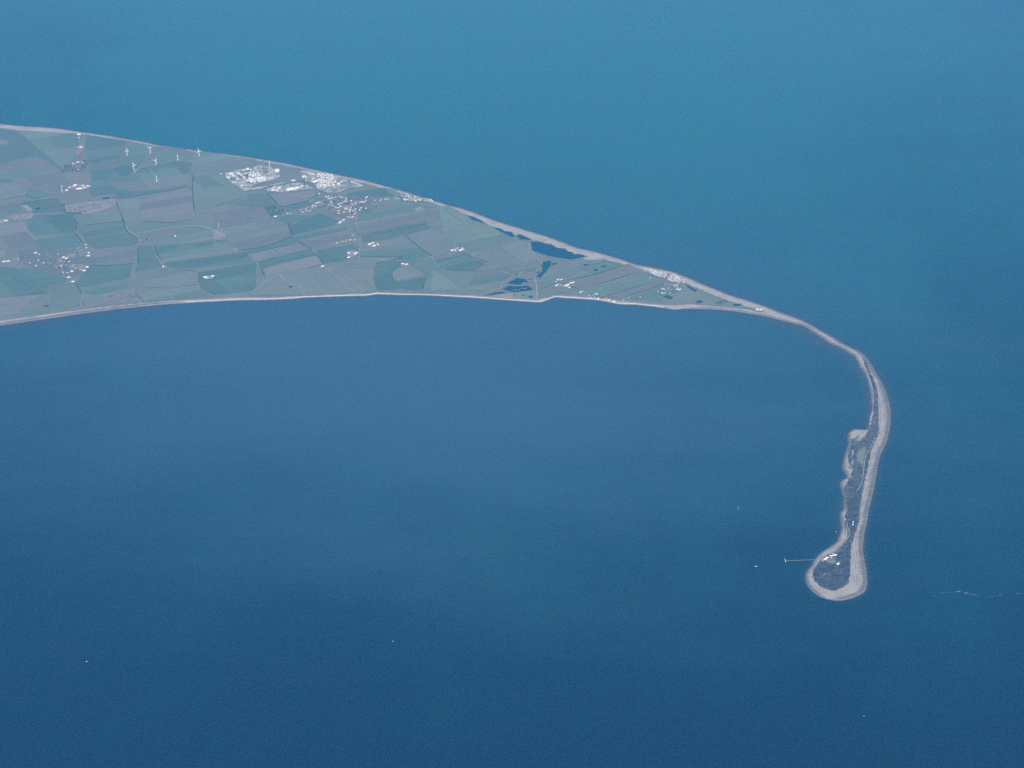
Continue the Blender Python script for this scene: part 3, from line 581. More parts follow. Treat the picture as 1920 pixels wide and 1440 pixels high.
# ------------------------------------------------------------------ building kits
def box(v, f, mi, x0, x1, y0, y1, z0, z1, m):
    b = len(v); v += [(x0,y0,z0),(x1,y0,z0),(x1,y1,z0),(x0,y1,z0),(x0,y0,z1),(x1,y0,z1),(x1,y1,z1),(x0,y1,z1)]
    for q in ((0,1,5,4),(1,2,6,5),(2,3,7,6),(3,0,4,7),(4,5,6,7)): f.append(tuple(b + k for k in q)); mi.append(m)
def gable(v, f, mi, x0, x1, y0, y1, z0, z1, zr, wm, rm, eave=.4):
    """walls with gable ends, and a roof with eaves and thickness"""
    ym = (y0 + y1) / 2; b = len(v)
    v += [(x0,y0,z0),(x1,y0,z0),(x1,y1,z0),(x0,y1,z0),(x0,y0,z1),(x1,y0,z1),(x1,y1,z1),(x0,y1,z1),(x0,ym,zr-.1),(x1,ym,zr-.1)]
    for q in ((0,1,5,4),(2,3,7,6),(1,2,6,9,5),(3,0,4,8,7)): f.append(tuple(b + k for k in q)); mi.append(wm)
    b = len(v); s = (zr - z1) / (ym - y0); e0, e1 = x0 - eave, x1 + eave; ze = z1 - s * eave
    for (ya, za), (yb, zb) in (((y0 - eave, ze), (ym, zr)), ((ym, zr), (y1 + eave, ze))):
        b = len(v); v += [(e0,ya,za),(e1,ya,za),(e1,yb,zb),(e0,yb,zb),(e0,ya,za+.2),(e1,ya,za+.2),(e1,yb,zb+.2),(e0,yb,zb+.2)]
        for q in ((4,5,6,7),(0,1,5,4),(1,2,6,5),(2,3,7,6),(3,0,4,7)): f.append(tuple(b + k for k in q)); mi.append(rm)
def cyl(v, f, mi, cx, cy_, r0, r1, z0, z1, m, k=14, dome=0):
    b = len(v)
    for z, r in ((z0, r0), (z1, r1)) + (((z1 + dome * .6, r1 * .7), (z1 + dome, r1 * .15)) if dome else ()):
        v += [(cx + r * math.cos(2*math.pi*i/k), cy_ + r * math.sin(2*math.pi*i/k), z) for i in range(k)]
    L = 4 if dome else 2
    for l_ in range(L - 1):
        for i in range(k): f.append((b+l_*k+i, b+l_*k+(i+1)%k, b+(l_+1)*k+(i+1)%k, b+(l_+1)*k+i)); mi.append(m)
    f.append(tuple(b + (L-1)*k + i for i in range(k))); mi.append(m)
def tube(v, f, mi, p, q, r0, r1, m, k=6):
    p, q = Vector(p), Vector(q); d = (q - p).normalized(); u = d.orthogonal().normalized(); w2 = d.cross(u); b = len(v)
    for c, r in ((p, r0), (q, r1)):
        v += [tuple(c + (u * math.cos(2*math.pi*i/k) + w2 * math.sin(2*math.pi*i/k)) * r) for i in range(k)]
    for i in range(k): f.append((b+i, b+(i+1)%k, b+k+(i+1)%k, b+k+i)); mi.append(m)
    f.append(tuple(b+k+i for i in range(k))); mi.append(m); f.append(tuple(b+i for i in reversed(range(k)))); mi.append(m)
def kit(name, build, mats):
    v, f, mi = [], [], []; build(v, f, mi)
    me = bpy.data.meshes.new(name); me.from_pydata(v, [], f)
    for m in mats: me.materials.append(M[m])
    for p, i in zip(me.polygons, mi): p.material_index = i
    me.update(); return me
def house_kit(w_, d, h, r, wall, roof, wing=False):
    def b(v, f, mi):
        gable(v, f, mi, -w_/2, w_/2, -d/2, d/2, -1, h, h + r, 0, 1)
        box(v, f, mi, w_*.3, w_*.3+.9, -.4, .5, h, h + r + 1.2, 3)
        if wing: gable(v, f, mi, w_/2, w_/2 + w_*.55, -d*.1, d*.5, -1, h*.62, h*.62 + r*.6, 0, 1)
        for s in (-1, 1):
            for x in (-w_*.3, w_*.1):
                box(v, f, mi, x, x + 1.4, s*d/2 - .05 if s > 0 else s*d/2 - .06, s*d/2 + .06 if s > 0 else s*d/2 + .05, 1, 2.3, 2)
    return kit('house', b, [wall, roof, 'dark', 'brick'])
def barn_kit(w_, d, h, r, wall, roof):
    def b(v, f, mi):
        gable(v, f, mi, -w_/2, w_/2, -d/2, d/2, -1, h, h + r, 0, 1, .5)
        box(v, f, mi, w_/2 - .05, w_/2 + .08, -d*.2, d*.2, -.5, h*.8, 2)
        for i in range(3): box(v, f, mi, -w_*.35 + i*w_*.3, -w_*.35 + i*w_*.3 + 1, -.7, .7, h + r - .2, h + r + .9, 1)
    return kit('barn', b, [wall, roof, 'dark'])
def caravan_kit(c):
    def b(v, f, mi):
        gable(v, f, mi, -5.5, 5.5, -1.9, 1.9, .6, 2.9, 3.5, 0, 1, .12)
        box(v, f, mi, -5.2, 5.2, -1.5, 1.5, -.3, .6, 2)
        for x in (-4.4, -1.6, 1.4): box(v, f, mi, x, x + 1.6, -1.95, 1.95, 1.5, 2.4, 2)
    return kit('caravan', b, [c, 'white', 'dark'])
def block_kit(w_, d, h, wall):
    def b(v, f, mi):
        box(v, f, mi, -w_/2, w_/2, -d/2, d/2, -1, h, 0)
        for x0, x1, y0, y1 in ((-w_/2, w_/2, -d/2, -d/2+.5), (-w_/2, w_/2, d/2-.5, d/2), (-w_/2, -w_/2+.5, -d/2+.5, d/2-.5), (w_/2-.5, w_/2, -d/2+.5, d/2-.5)): box(v, f, mi, x0, x1, y0, y1, h - .01, h + .8, 0)
        for i in range(3): box(v, f, mi, -w_*.35 + i*w_*.28, -w_*.35 + i*w_*.28 + w_*.12, -d*.15, d*.15, h, h + 1.6, 1)
        for i in range(4): box(v, f, mi, -w_*.42 + i*w_*.22, -w_*.42 + i*w_*.22 + w_*.1, -d/2 - .06, -d/2 + .05, h*.35, h*.7, 2)
    return kit('process_building', b, [wall, 'steel', 'dark'])
def tank_kit(r, h, c):
    def b(v, f, mi):
        cyl(v, f, mi, 0, 0, r, r, -1, h, 0, 20, r*.22)
        cyl(v, f, mi, 0, 0, r*1.03, r*1.03, h - .5, h - .1, 1, 20)
        tube(v, f, mi, (r + .4, 0, -.5), (r + .4, 0, h + 1), .3, .3, 1)
    return kit('storage_tank', b, [c, 'steel'])
def module_kit(seed):
    rnd = random.Random(seed)
    def b(v, f, mi):
        box(v, f, mi, -14, 14, -7, 7, -.5, .6, 0)
        for i in range(5):
            x, y = rnd.uniform(-12, 12), rnd.uniform(-5, 5); cyl(v, f, mi, x, y, 1.3, 1.3, .5, rnd.uniform(7, 15), 1, 10, .8)
        for i in range(4):
            y = -6 + i*3.8; tube(v, f, mi, (-13, y, 4.5), (13, y, 4.5), .5, .5, 2)
        for x in (-13, 0, 13):
            box(v, f, mi, x - .3, x + .3, -6.6, -6, -.5, 5, 2); box(v, f, mi, x - .3, x + .3, 6, 6.6, -.5, 5, 2); box(v, f, mi, x - .3, x + .3, -6.6, 6.6, 4.9, 5.4, 2)
        box(v, f, mi, -6, 3, -4, 2, .5, 5.5, 1)
    return kit('process_module', b, ['pale', 'white', 'steel'])
def tree_kit(seed, h=9, leaf='leaf'):
    rnd = random.Random(seed)
    def b(v, f, mi):
        tube(v, f, mi, (0, 0, -1), (0, 0, h*.55), .35, .2, 1, 5)
        for i in range(3):
            a = rnd.uniform(0, 6.28); tube(v, f, mi, (0, 0, h*.35), (math.cos(a)*h*.25, math.sin(a)*h*.25, h*.65), .16, .07, 1, 4)
        for i in range(16):
            a, r = rnd.uniform(0, 6.28), rnd.uniform(0, .36)*h; z = h*(.45 + .5*rnd.random()*(1 - .5*r/(.36*h))); s = h*rnd.uniform(.08, .17)
            c = Vector((math.cos(a)*r, math.sin(a)*r, z)); n0 = len(v)
            for d in ((1,0,0),(-1,0,0),(0,1,0),(0,-1,0),(0,0,1),(0,0,-1)): v.append(tuple(c + Vector(d)*s*rnd.uniform(.7, 1.3)))
            for q in ((0,2,4),(2,1,4),(1,3,4),(3,0,4),(2,0,5),(1,2,5),(3,1,5),(0,3,5)): f.append(tuple(n0 + k for k in q)); mi.append(0)
    return kit('tree', b, [leaf, 'bark'])
K = dict(
    red=house_kit(11, 7.5, 5, 3, 'brick', 'rtile'), red2=house_kit(14, 7, 5, 2.8, 'cream', 'rtile', True), grey=house_kit(12, 8, 5, 3, 'brick', 'gtile'),
    white=house_kit(13, 8, 5, 3, 'white', 'ptile'), bung=house_kit(13, 9, 3, 2.6, 'cream', 'ptile', True),
    barn=barn_kit(36, 17, 6, 4, 'pale', 'ptile'), barnw=barn_kit(30, 14, 5.5, 3.4, 'white', 'white'), barns=barn_kit(20, 10, 4.5, 3, 'brick', 'rtile'), shed=barn_kit(55, 26, 8, 4, 'white', 'white'),
    cara=caravan_kit('white'), cara2=caravan_kit('cream'), block=block_kit(32, 16, 8, 'white'), block2=block_kit(20, 12, 6, 'pale'), block3=block_kit(14, 9, 5, 'white'),
    tank=tank_kit(12, 11, 'white'), tank2=tank_kit(7, 9, 'pale'), bigtank=tank_kit(24, 16, 'white'), mod=module_kit(1), mod2=module_kit(2), mod3=module_kit(3),
    t1=tree_kit(1), t2=tree_kit(2, 12), t3=tree_kit(3, 7), bush=tree_kit(4, 4.5, 'leaf2'))
def put(name, k, px, rot, label, cat, group=None, sc=1.0, z=None):
    o = bpy.data.objects.new(name, K[k]); col.objects.link(o)
    x, y = px if z == 'w' else G(*px)
    zz = ground(x, y)
    o.location = (x, y, zz); o.rotation_euler = (0, 0, rot); o.scale = (sc, sc, sc)
    return tag(o, label, cat, group)
rd = random.Random(11)

# ------------------------------------------------------------------ wind turbines
def turbine(px, hub, blade, label, phase, yaw, group='wind turbines above the sea cliff', slim=1.0):
    x, y = G(*px); z = ground(x, y)
    root = bpy.data.objects.new('wind_turbine', None); col.objects.link(root); root.location = (x, y, z); root.rotation_euler = (0, 0, yaw)
    tag(root, label, 'wind turbine', group)
    v, f, mi = [], [], []; tube(v, f, mi, (0, 0, -2), (0, 0, hub), 3.4*slim, 2.2*slim, 0, 16); mesh_obj('tower', v, f, M['white'], root)
    v, f, mi = [], [], []; cyl(v, f, mi, 0, 0, 9*slim, 9*slim, -2, .3, 0, 12); mesh_obj('foundation', v, f, M['track'], root)
    v, f, mi = [], [], []; box(v, f, mi, -2.2*slim, 2.2*slim, -3.5*slim, 6*slim, hub - 2*slim, hub + 2.4*slim, 0); f.append((0, 3, 2, 1)); mesh_obj('nacelle', v, f, M['white'], root)
    v, f, mi = [], [], []; tube(v, f, mi, (0, -3.4*slim, hub), (0, -6.5*slim, hub), 2.0*slim, .7*slim, 0, 10); hb = mesh_obj('hub', v, f, M['white'], root)
    for i in range(3):
        a = phase + i * 2 * math.pi / 3; dx, dz = math.sin(a), math.cos(a); v = []; f = []
        for t, c in ((.02, 1.4), (.18, 2.8), (.5, 2.1), (.85, 1.3), (1, .5)):
            c *= slim
            for s, th in ((-1, -.25), (1, -.1), (1, .1), (-1, .25)):
                v.append((dx*blade*t + dz*s*c*.95, -5*slim + th*2*slim*(1.1 - t), hub + dz*blade*t - dx*s*c*.95))
        for l_ in range(4):
            for j in range(4): f.append((l_*4+j, l_*4+(j+1)%4, l_*4+4+(j+1)%4, l_*4+4+j))
        f.append((16, 17, 18, 19)); mesh_obj('blade', v, f, M['white'], hb)
TB = [((238.5,291.5), 62, 35, 'white wind turbine beside the inland end of the short pale track', .05, .5),
      ((282,287), 62, 35, 'white wind turbine at the cliff-side end of the short pale track', 1.0, .1),
      ((251.5,319.5), 66, 38, 'white wind turbine standing by the pale triangular field tip', -.35, .2),
      ((292.5,310), 62, 35, 'white wind turbine with raised blade on the long track bend', .55, .1),
      ((333.5,301.5), 64, 34, 'white wind turbine seen edge-on midway along the long track', 0, 1.5),
      ((373.5,293), 66, 38, 'white wind turbine at the track end nearest the sea', -.3, .15),
      ((294,341.5), 68, 34, 'white wind turbine seen edge-on beside the lone spur track', 0, 1.45),
      ((116.8,361), 72, 34, 'white wind turbine beside the bright farm works on bare soil', -.2, 1.4)]
for t in TB: turbine(*t)
turbine((409.8,427.5), 44, 14, 'slim small wind turbine alone beside a bare field corner', .4, .9, None, .45)

# ------------------------------------------------------------------ gas terminal
A_DIR = heading((414, 330), (470, 314))
yards = [zS(p, 410, 295, 16) for p in [[(190,480),(420,430),(760,370),(1250,270),(1600,330),(1840,480),(1850,600),(1640,700),(1380,760),(1150,820),(860,1000),(680,990),(430,790),(200,650)]]] \
      + [zB(p) for p in [[(655,205),(740,210),(900,235),(1040,272),(1135,320),(1000,345),(930,372),(850,372),(790,345),(740,300),(660,250)], [(400,338),(520,312),(640,292),(720,320),(755,342),(560,364),(412,370)], [(215,350),(330,328),(540,290),(545,300),(340,345),(240,360)]]]
for p in yards: struct(sheet('concrete_yard', p, M['yard'], step=30, amp=5))
for p in [[(740,545),(880,525),(980,590),(860,640)], [(380,670),(520,640),(600,720),(520,760)], [(540,560),(620,545),(720,650),(650,670)], [(1380,440),(1500,430),(1500,490),(1390,490)]]: struct(sheet('grass_plot', zS(p, 410, 295, 16), M['g2'], step=20, amp=3))
for p in [[(640,560),(700,540),(830,650),(740,670)], [(880,520),(1010,600),(1000,660),(960,610)], [(420,560),(640,500),(800,505),(640,560)]]: struct(sheet('access_road', zS(p, 410, 295, 16), M['pl'], step=20, amp=3))
struct(sheet('lawn', zB([(560,300),(700,270),(730,300),(640,290)]), M['g2'], step=20, amp=4))
T1 = 'in the walled gas terminal under the lattice mast'; T2 = 'in the crowded gas plant beside the sea cliff'; T3 = 'in the outlying gas compound above the bare field'
def site(kind, px, where, grp, sc=1.0, turn=0.0):
    nm, cat, lb = {'block': ('process_building', 'building', 'large white flat-roofed building'), 'block2': ('process_building', 'building', 'pale grey flat-roofed building'), 'block3': ('process_building', 'building', 'small white flat-roofed hut'),
        'tank': ('storage_tank', 'tank', 'white domed round tank'), 'tank2': ('storage_tank', 'tank', 'small pale round tank'), 'mod': ('process_module', 'plant', 'white pipe-and-column process unit'), 'mod2': ('process_module', 'plant', 'white pipe-and-column process unit'),
        'mod3': ('process_module', 'plant', 'white pipe-and-column process unit'), 'shed': ('gas_works_shed', 'building', 'long white ridge-roofed shed')}[kind]
    put(nm, kind, px, A_DIR + turn, f'{lb} {where}', cat, f'{cat}s {grp}', sc * 1.25)
g1, g2, g3 = 'of the walled gas terminal', 'of the cliff gas plant', 'of the outlying gas compound'
for k, x, y in [('tank2',735,415),('tank2',805,400),('tank',875,380),('block',365,520),('mod',280,620),('block2',320,630),('mod2',420,560),('block',590,515),('block2',640,540),('mod3',460,590),('tank2',960,490),('tank2',1035,475),('tank2',1165,490),
                ('mod',1080,520),('mod2',1205,545),('block2',980,560),('block3',920,550),('tank',960,700),('tank',985,755),('block2',930,740),('tank2',1090,770),('tank2',1050,730),('block',1160,650),('block',1220,690),('mod',1270,660),('tank',1310,640),('mod2',1180,720),
                ('block',1350,650),('block2',1250,730),('block3',1410,695),('block3',1515,650),('block2',1600,645),('mod3',850,725),('block3',780,660),('block2',430,790),('block2',510,765),('block3',730,870),('block2',665,880),('mod',760,620),('block3',1040,600),
                ('mod2',560,690),('block3',300,660),('block3',960,405),('mod3',690,560),('block2',800,520)]:
    site(k, zS([(x, y)], 410, 295, 16)[0], T1, g1)
for k, x, y in [('tank2',560,262),('tank2',600,275),('tank2',630,265),('tank2',655,275),('block',480,315),('block2',515,325),('block3',520,388),('mod',470,330),('block2',640,350),('block',690,400),('shed',680,405),('mod2',750,380),('mod3',790,370),('mod',830,375),('block3',745,435),
                ('block2',730,475),('block3',730,515),('mod',760,270),('mod2',820,280),('mod3',870,300),('block2',930,300),('mod',900,340),('mod2',960,370),('tank2',1000,350),('mod3',850,420),('mod',910,430),('block2',960,410),('mod2',990,430),('block3',1040,400),('tank',1100,450),
                ('tank2',1145,415),('mod3',870,470),('block3',850,520),('mod',930,480),('block2',820,460),('mod2',1010,470),('block3',770,460),('block3',780,500)]:
    site(k, zS([(x, y)], 520, 300, 9.6)[0], T2, g2)
for i in range(46):
    site(rd.choice(['block3', 'block2', 'mod', 'mod2', 'mod3', 'tank2']), zS([(rd.uniform(720, 1060), rd.uniform(265, 500))], 520, 300, 9.6)[0], T2, g2, .9)
for i in range(30):
    site(rd.choice(['block3', 'block2', 'mod', 'mod2', 'tank2']), zS([(rd.uniform(880, 1380), 560 + rd.uniform(0, 200))], 410, 295, 16)[0], T1, g1, .9)
for k, x, y in [('block3',1330,400),('block2',1360,410),('block3',1400,430),('block2',1480,465),('block3',1440,450),('block3',1500,480),('block2',1340,420)]:
    put('works_hut', k, zS([(x, y)], 520, 300, 9.6)[0], A_DIR + .4, 'low hut on the pale gravel works by the clifftop beach', 'building', 'huts of the clifftop gravel works')
for k, x, y, s in [('shed',225,545,1.2),('shed',345,520,.9),('block2',455,485,1),('block3',425,500,1),('block2',440,480,1),('block3',530,490,1),('tank2',262,378,1),('tank2',288,380,1),('tank2',312,376,1)]:
    site(k, zS([(x, y)], 520, 300, 9.6)[0], T3, g3, s)
for i in range(16):
    site(rd.choice(['block3', 'block3', 'mod']), zS([(rd.uniform(1560, 1860), rd.uniform(905, 1040))], 410, 295, 16)[0], T3, g3, .8)
put('storage_dome', 'bigtank', zS([(1755, 430)], 410, 295, 16)[0], 0, 'largest white domed tank near the lattice mast', 'tank', None, 1.1)
put('valve_house', 'block2', zS([(72, 505)], 410, 295, 16)[0], A_DIR, 'lone white hut on grass outside the gas terminal corner', 'building')
def lattice(name, px, h, w0, label, cat):
    x, y = G(*px); z = ground(x, y); root = bpy.data.objects.new(name, None); col.objects.link(root); root.location = (x, y, z); tag(root, label, cat)
    q = [(-1, -1), (1, -1), (1, 1), (-1, 1)]
    def at(i, t): s = w0 * (1 - .85 * t); return (q[i % 4][0] * s, q[i % 4][1] * s, h * t)
    for i in range(4):
        v, f, mi = [], [], []; tube(v, f, mi, (q[i][0]*w0, q[i][1]*w0, -1), at(i, 1), .7, .45, 0); mesh_obj('leg', v, f, M['white'], root)
    v, f, mi = [], [], []; n_ = 9
    for l_ in range(n_):
        for i in range(4):
            tube(v, f, mi, at(i, l_/n_), at(i + 1, (l_ + 1)/n_), .28, .28, 0, 4); tube(v, f, mi, at(i, (l_ + 1)/n_), at(i + 1, (l_ + 1)/n_), .25, .25, 0, 4)
    mesh_obj('bracing', v, f, M['white'], root)
    for zz in (.42, .72):
        v, f, mi = [], [], []; s = w0 * (1 - .85*zz) + 1.2; box(v, f, mi, -s, s, -s, s, h*zz, h*zz + 2.2, 0); mesh_obj('platform', v, f, M['white'], root)
    v, f, mi = [], [], []; tube(v, f, mi, (0, 0, h*.3), (0, 0, h + 8), .9, .7, 0, 8); mesh_obj('vent_pipe', v, f, M['steel'], root)
lattice('lattice_mast', zS([(1522, 315)], 410, 295, 16)[0], 74, 5.0, 'tall white lattice vent mast rising over the gas terminal', 'mast')
lattice('lattice_mast', zS([(1275, 325)], 410, 295, 16)[0], 26, 1.8, 'short white lattice mast at the terminal edge facing the sea', 'mast')

# ------------------------------------------------------------------ the village below the terminal
HL = {'red': 'red-roofed brick house', 'red2': 'red-roofed cream house', 'grey': 'slate-roofed brick house', 'white': 'pale-roofed white house', 'bung': 'pale-roofed cream bungalow'}
def houses(pts, where, grp, jit, mix, base_rot, conv):
    for (x, y) in pts:
        k = rd.choice(mix); px = conv([(x + rd.uniform(-jit, jit), y + rd.uniform(-jit, jit))])[0]
        put('house', k, px, base_rot + rd.choice([0, math.pi/2]) + rd.uniform(-.15, .15), f'{HL[k]} {where}', 'house', grp, rd.uniform(.9, 1.15))
def zV(p): return zS(p, 560, 360, 12)
streets = [([(10,430),(110,400),(220,370),(300,340),(390,270),(470,240),(560,200)], 24), ([(60,470),(180,440),(260,420),(320,355)], 10), ([(450,320),(520,300),(600,280)], 6), ([(620,130),(700,160),(770,150),(860,140),(960,120),(1010,140)], 20),
           ([(640,180),(700,200),(760,240)], 9), ([(660,320),(720,260),(760,330)], 8), ([(1040,140),(1060,190),(1100,240)], 7), ([(780,340),(860,380),(940,340),(1000,250),(1050,230)], 14), ([(1130,320),(1200,300),(1300,265),(1400,240),(1540,210)], 20),
           ([(1180,330),(1160,390),(1140,440),(1155,520)], 8), ([(1000,400),(1060,380),(1110,380),(1050,460)], 10), ([(820,440),(900,430),(870,500),(960,495)], 9), ([(1070,590),(1130,570),(1200,580),(1240,520),(1300,480),(1340,540)], 16), ([(1240,440),(1290,410),(1260,500)], 6), ([(900,280),(950,260),(860,310)], 5)]
STREET = ['on the long copse lane of', 'on the field side of the copse lane of', 'on the short row over', 'on the terminal-facing row of', 'on the back row of', 'around the lower green of', 'by the playing field of', 'on the winding middle street of', 'on the caravan road of', 'on the church street of', 'around the church of', 'on the old pasture side of', 'on the farm end of', 'beside the paddock of', 'in the central gardens of']
for sn, (line, cnt) in zip(STREET, streets):
    L = len(line) - 1
    pts = []
    for i in range(cnt):
        t = (i + .5) / cnt * L; j = min(int(t), L - 1); u = t - j
        pts.append((line[j][0] + (line[j+1][0] - line[j][0])*u, line[j][1] + (line[j+1][1] - line[j][1])*u))
    houses(pts, sn + ' the big village', 'houses of the big village', 13, ['red', 'red', 'red2', 'grey', 'white', 'bung', 'bung'], A_DIR, zV)
for x, y in [(380,335),(390,270),(460,45),(620,125),(670,105),(1180,215),(1425,245),(1475,250),(1510,150),(1540,125),(1840,195),(1400,375),(1510,385),(1370,420),(1215,440),(1020,470),(1150,420),(940,345)]:
    put('house', 'white', zV([(x, y)])[0], A_DIR + rd.uniform(-.3, .3), 'bright white house in the big village', 'house', 'bright houses of the big village', 1.25)
put('barn', 'shed', zV([(935, 690)])[0], A_DIR + .5, 'big pale barn alone below the village houses', 'barn', None, .8)
put('barn', 'barnw', zV([(1010, 640)])[0], A_DIR + .3, 'narrow pale barn next to the big lone barn', 'barn')
houses([(860,1140),(900,1130),(980,1110),(1010,1130),(1050,1110),(1100,1100),(1150,1090),(1160,1075),(1240,1110),(1260,1080),(1225,985)], 'in the hamlet row along the lane', 'houses of the hamlet row', 10, ['red', 'red2', 'white', 'bung'], A_DIR, zV)
houses([(1690,120),(1710,170),(1720,190),(1660,140),(1600,160)], 'on the caravan lane outside the big village', 'houses on the caravan lane', 8, ['bung', 'grey'], A_DIR, zV)
def zW(p): return zS(p, 400, 280)
for k, x, y, lb in [('white',770,845,'white house at the dark copse edge'), ('bung',850,825,'pale bungalow in the dark copse'), ('barnw',838,915,'bright white barn below the dark copse'), ('white',1000,870,'white cottage on the village end of the copse lane'), ('bung',1040,870,'cream cottage on the copse lane')]:
    put('barn' if k == 'barnw' else 'house', k, zW([(x, y)])[0], A_DIR, lb, 'barn' if k == 'barnw' else 'house')

# ------------------------------------------------------------------ the estuary village (church village among trees)
def zK(p): return zS(p, 0, 410)
F_DIR = FIELD_DIR
SKE = [('barn',480,470,'pale'),('white',530,490,''),('white',405,605,''),('white',520,570,''),('white',485,645,''),('barn',50,585,''),('barn',110,580,''),('red',190,560,''),('red2',240,550,''),('red',300,610,''),('white',785,490,''),('barnw',855,530,''),('barnw',895,545,''),
    ('white',820,645,''),('bung',760,660,''),('red',740,640,''),('red',780,600,''),('red2',820,580,''),('white',935,590,''),('bung',970,650,''),('red',940,660,''),('red',960,690,''),('barnw',970,720,''),('bung',910,740,''),('bung',850,735,''),('barn',925,800,''),('barnw',980,855,''),
    ('barnw',1175,660,''),('barnw',1135,710,''),('barn',1195,510,''),('barnw',1200,470,''),('white',1158,355,''),('red2',1100,430,''),('red',1140,415,''),('white',1165,400,''),('red',1070,450,''),('bung',1010,680,''),('red2',990,630,''),('red',890,640,''),('grey',700,520,''),('grey',640,505,''),('white',590,605,''),('grey',680,610,''),('red',1060,690,''),('red2',1090,700,'')]
for k, x, y, _ in SKE:
    nm = 'barn' if k.startswith('barn') else 'house'
    lb = {'barn': 'long pale barn', 'barnw': 'white barn'}.get(k) or HL[k]
    put(nm, k, zK([(x, y)])[0], F_DIR + rd.choice([0, 0, math.pi/2]) + rd.uniform(-.3, .3), f'{lb} in the scattered village by the estuary', nm, f'{nm}s of the estuary village')

# ------------------------------------------------------------------ farms
FARMS = [
    ('among the dark copse beyond the bare soil', zA, [('barnw',495,320),('barn',525,310),('barnw',545,305),('barns',480,352),('barns',505,350),('barnw',560,312),('white',530,355)]),
    ('on the cliff edge above the sea', zA, [('barnw',528,120),('barnw',538,122),('white',535,145)]),
    ('between the cliff farm and the copse', zA, [('barns',530,206),('barnw',545,208),('barns',560,210),('barns',515,255)]),
    ('of the bright farm works on bare soil', zA, [('barn',470,478),('barn',500,470),('barnw',520,490),('shed',540,488),('barn',560,468),('barnw',590,470),('barnw',602,466),('barnw',450,496),('barn',570,480),('barnw',510,462)]),
    ('of the pale-roofed farm by the mottled pit', zA, [('barns',110,680),('barns',135,672),('barns',160,670),('barns',190,680),('barn',40,700),('barns',100,695)]),
    ('by the field corner with the hedge spur', zA, [('barnw',1183,803)]),
    ('at the end of the narrow field track', zA, [('barnw',1102,1010),('barns',1118,1010)]),
    ('in the wide dark field over the estuary', zA, [('barnw',1382,1085),('barnw',1435,1078),('barns',1410,1092),('barn',1395,1090)]),
    ('of the farm ringed by bare stubble', zB, [('barnw',1170,760),('barn',1195,750),('barns',1215,748),('barn',1235,762),('barnw',1205,772),('barns',1220,765),('barns',1190,765)]),
    ('of the farm south of the hamlet row', zB, [('barn',1015,825),('barns',1030,815),('barnw',1060,830),('barnw',1072,825),('barnw',1015,855),('barns',1045,825)]),
    ('of the pinkish farm by the bare outlined field', zB, [('barn',1420,905),('barns',1435,915),('barnw',1450,910),('barns',1440,925),('barns',1425,915)]),
    ('of the farm on the lane towards the lagoon', zB, [('barnw',1790,805),('barnw',1815,805),('barnw',1850,805),('barn',1862,800),('barnw',1870,792),('barns',1865,812),('white',1830,790)]),
    ('beside the straight white marsh track', zB, [('barnw',818,922)]),
]
def yard_under(cv, items, pad, seed):
    w_ = [G(*cv([(x, y)])[0]) for _, x, y in items]; cx, cy_ = sum(p[0] for p in w_)/len(w_), sum(p[1] for p in w_)/len(w_); rnd = random.Random(seed)
    sx, sy = max(abs(p[0]-cx) for p in w_) + pad, max(abs(p[1]-cy_) for p in w_) + pad
    struct(sheet('farmyard', [(cx + sx*rnd.uniform(.75, 1.1)*math.cos(a*.698), cy_ + sy*rnd.uniform(.75, 1.1)*math.sin(a*.698)) for a in range(9)], M['pl'], step=14, amp=6, world=True))
for i, (where, cv, items) in enumerate(FARMS):
    if len(items) > 2: yard_under(cv, items, 22, i)
for where, cv, items in FARMS:
    for k, x, y in items:
        nm = 'barn' if k.startswith('barn') or k == 'shed' else 'house'
        lb = {'barn': 'long pale barn', 'barnw': 'white barn', 'barns': 'brick barn with red roof', 'shed': 'very large white shed', 'white': 'white farmhouse'}[k]
        put(nm, k, cv([(x, y)])[0], F_DIR + rd.choice([0, 0, math.pi/2]) + rd.uniform(-.2, .2), f'{lb} {where}', nm, f'farm buildings {where}', .9 if k != 'barnw' else 1)

# ------------------------------------------------------------------ the hamlet on the neck
def zN(p): return zS(p, 860, 380)
def zM(p): return zS(p, 1060, 420)
C_DIR = heading((1200, 510), (1215, 504.5))
for cv, where, items in [
    (zN, 'in the farm cluster beside the marsh lane', [('barn',1340,1050),('barnw',1385,1050),('white',1315,1080),('barnw',1340,1110),('white',1380,1118),('barnw',1315,1130),('barn',1430,1130),('barnw',1470,1110),('barnw',1510,1090),('white',1555,1080),('barn',1450,1135),('barnw',1490,1155)]),
    (zM, 'in the lane end group between marsh lane and shore', [('barnw',35,830),('white',15,850),('white',60,860),('barnw',100,795),('barnw',205,925),('white',240,915)]),
    (zM, 'on the low shore road by the estuary wall', [('white',320,975),('white',350,1005),('white',380,965),('barnw',410,955),('white',395,1000),('barnw',440,1012),('red',470,1030),('white',505,1030),('white',540,1012),('red2',560,1035),('barnw',590,1030),('red',620,1050),('barnw',655,1052),('red',600,1050),('white',430,960),('white',560,1015)]),
    (zM, 'standing apart on the fields behind the shore road', [('white',785,1032),('white',858,1000),('white',1010,995),('white',1145,740)]),
    (zM, 'below the seaside caravan park', [('white',1350,815),('white',1300,890),('barnw',1325,888),('white',1250,918),('barnw',1308,942),('white',1345,940),('white',1412,945),('barnw',1510,885),('barnw',1545,888),('white',1505,830),('white',1475,840),('white',1510,855)])]:
    for k, x, y in items:
        nm = 'barn' if k.startswith('barn') else 'house'
        lb = {'barn': 'long pale barn', 'barnw': 'white barn', 'white': 'pale-roofed white house'}.get(k) or HL[k]
        put(nm, k, cv([(x, y)])[0], C_DIR + rd.choice([0, 0, math.pi/2]) + rd.uniform(-.3, .3), f'{lb} {where}', nm, f'{nm}s {where}', .85)
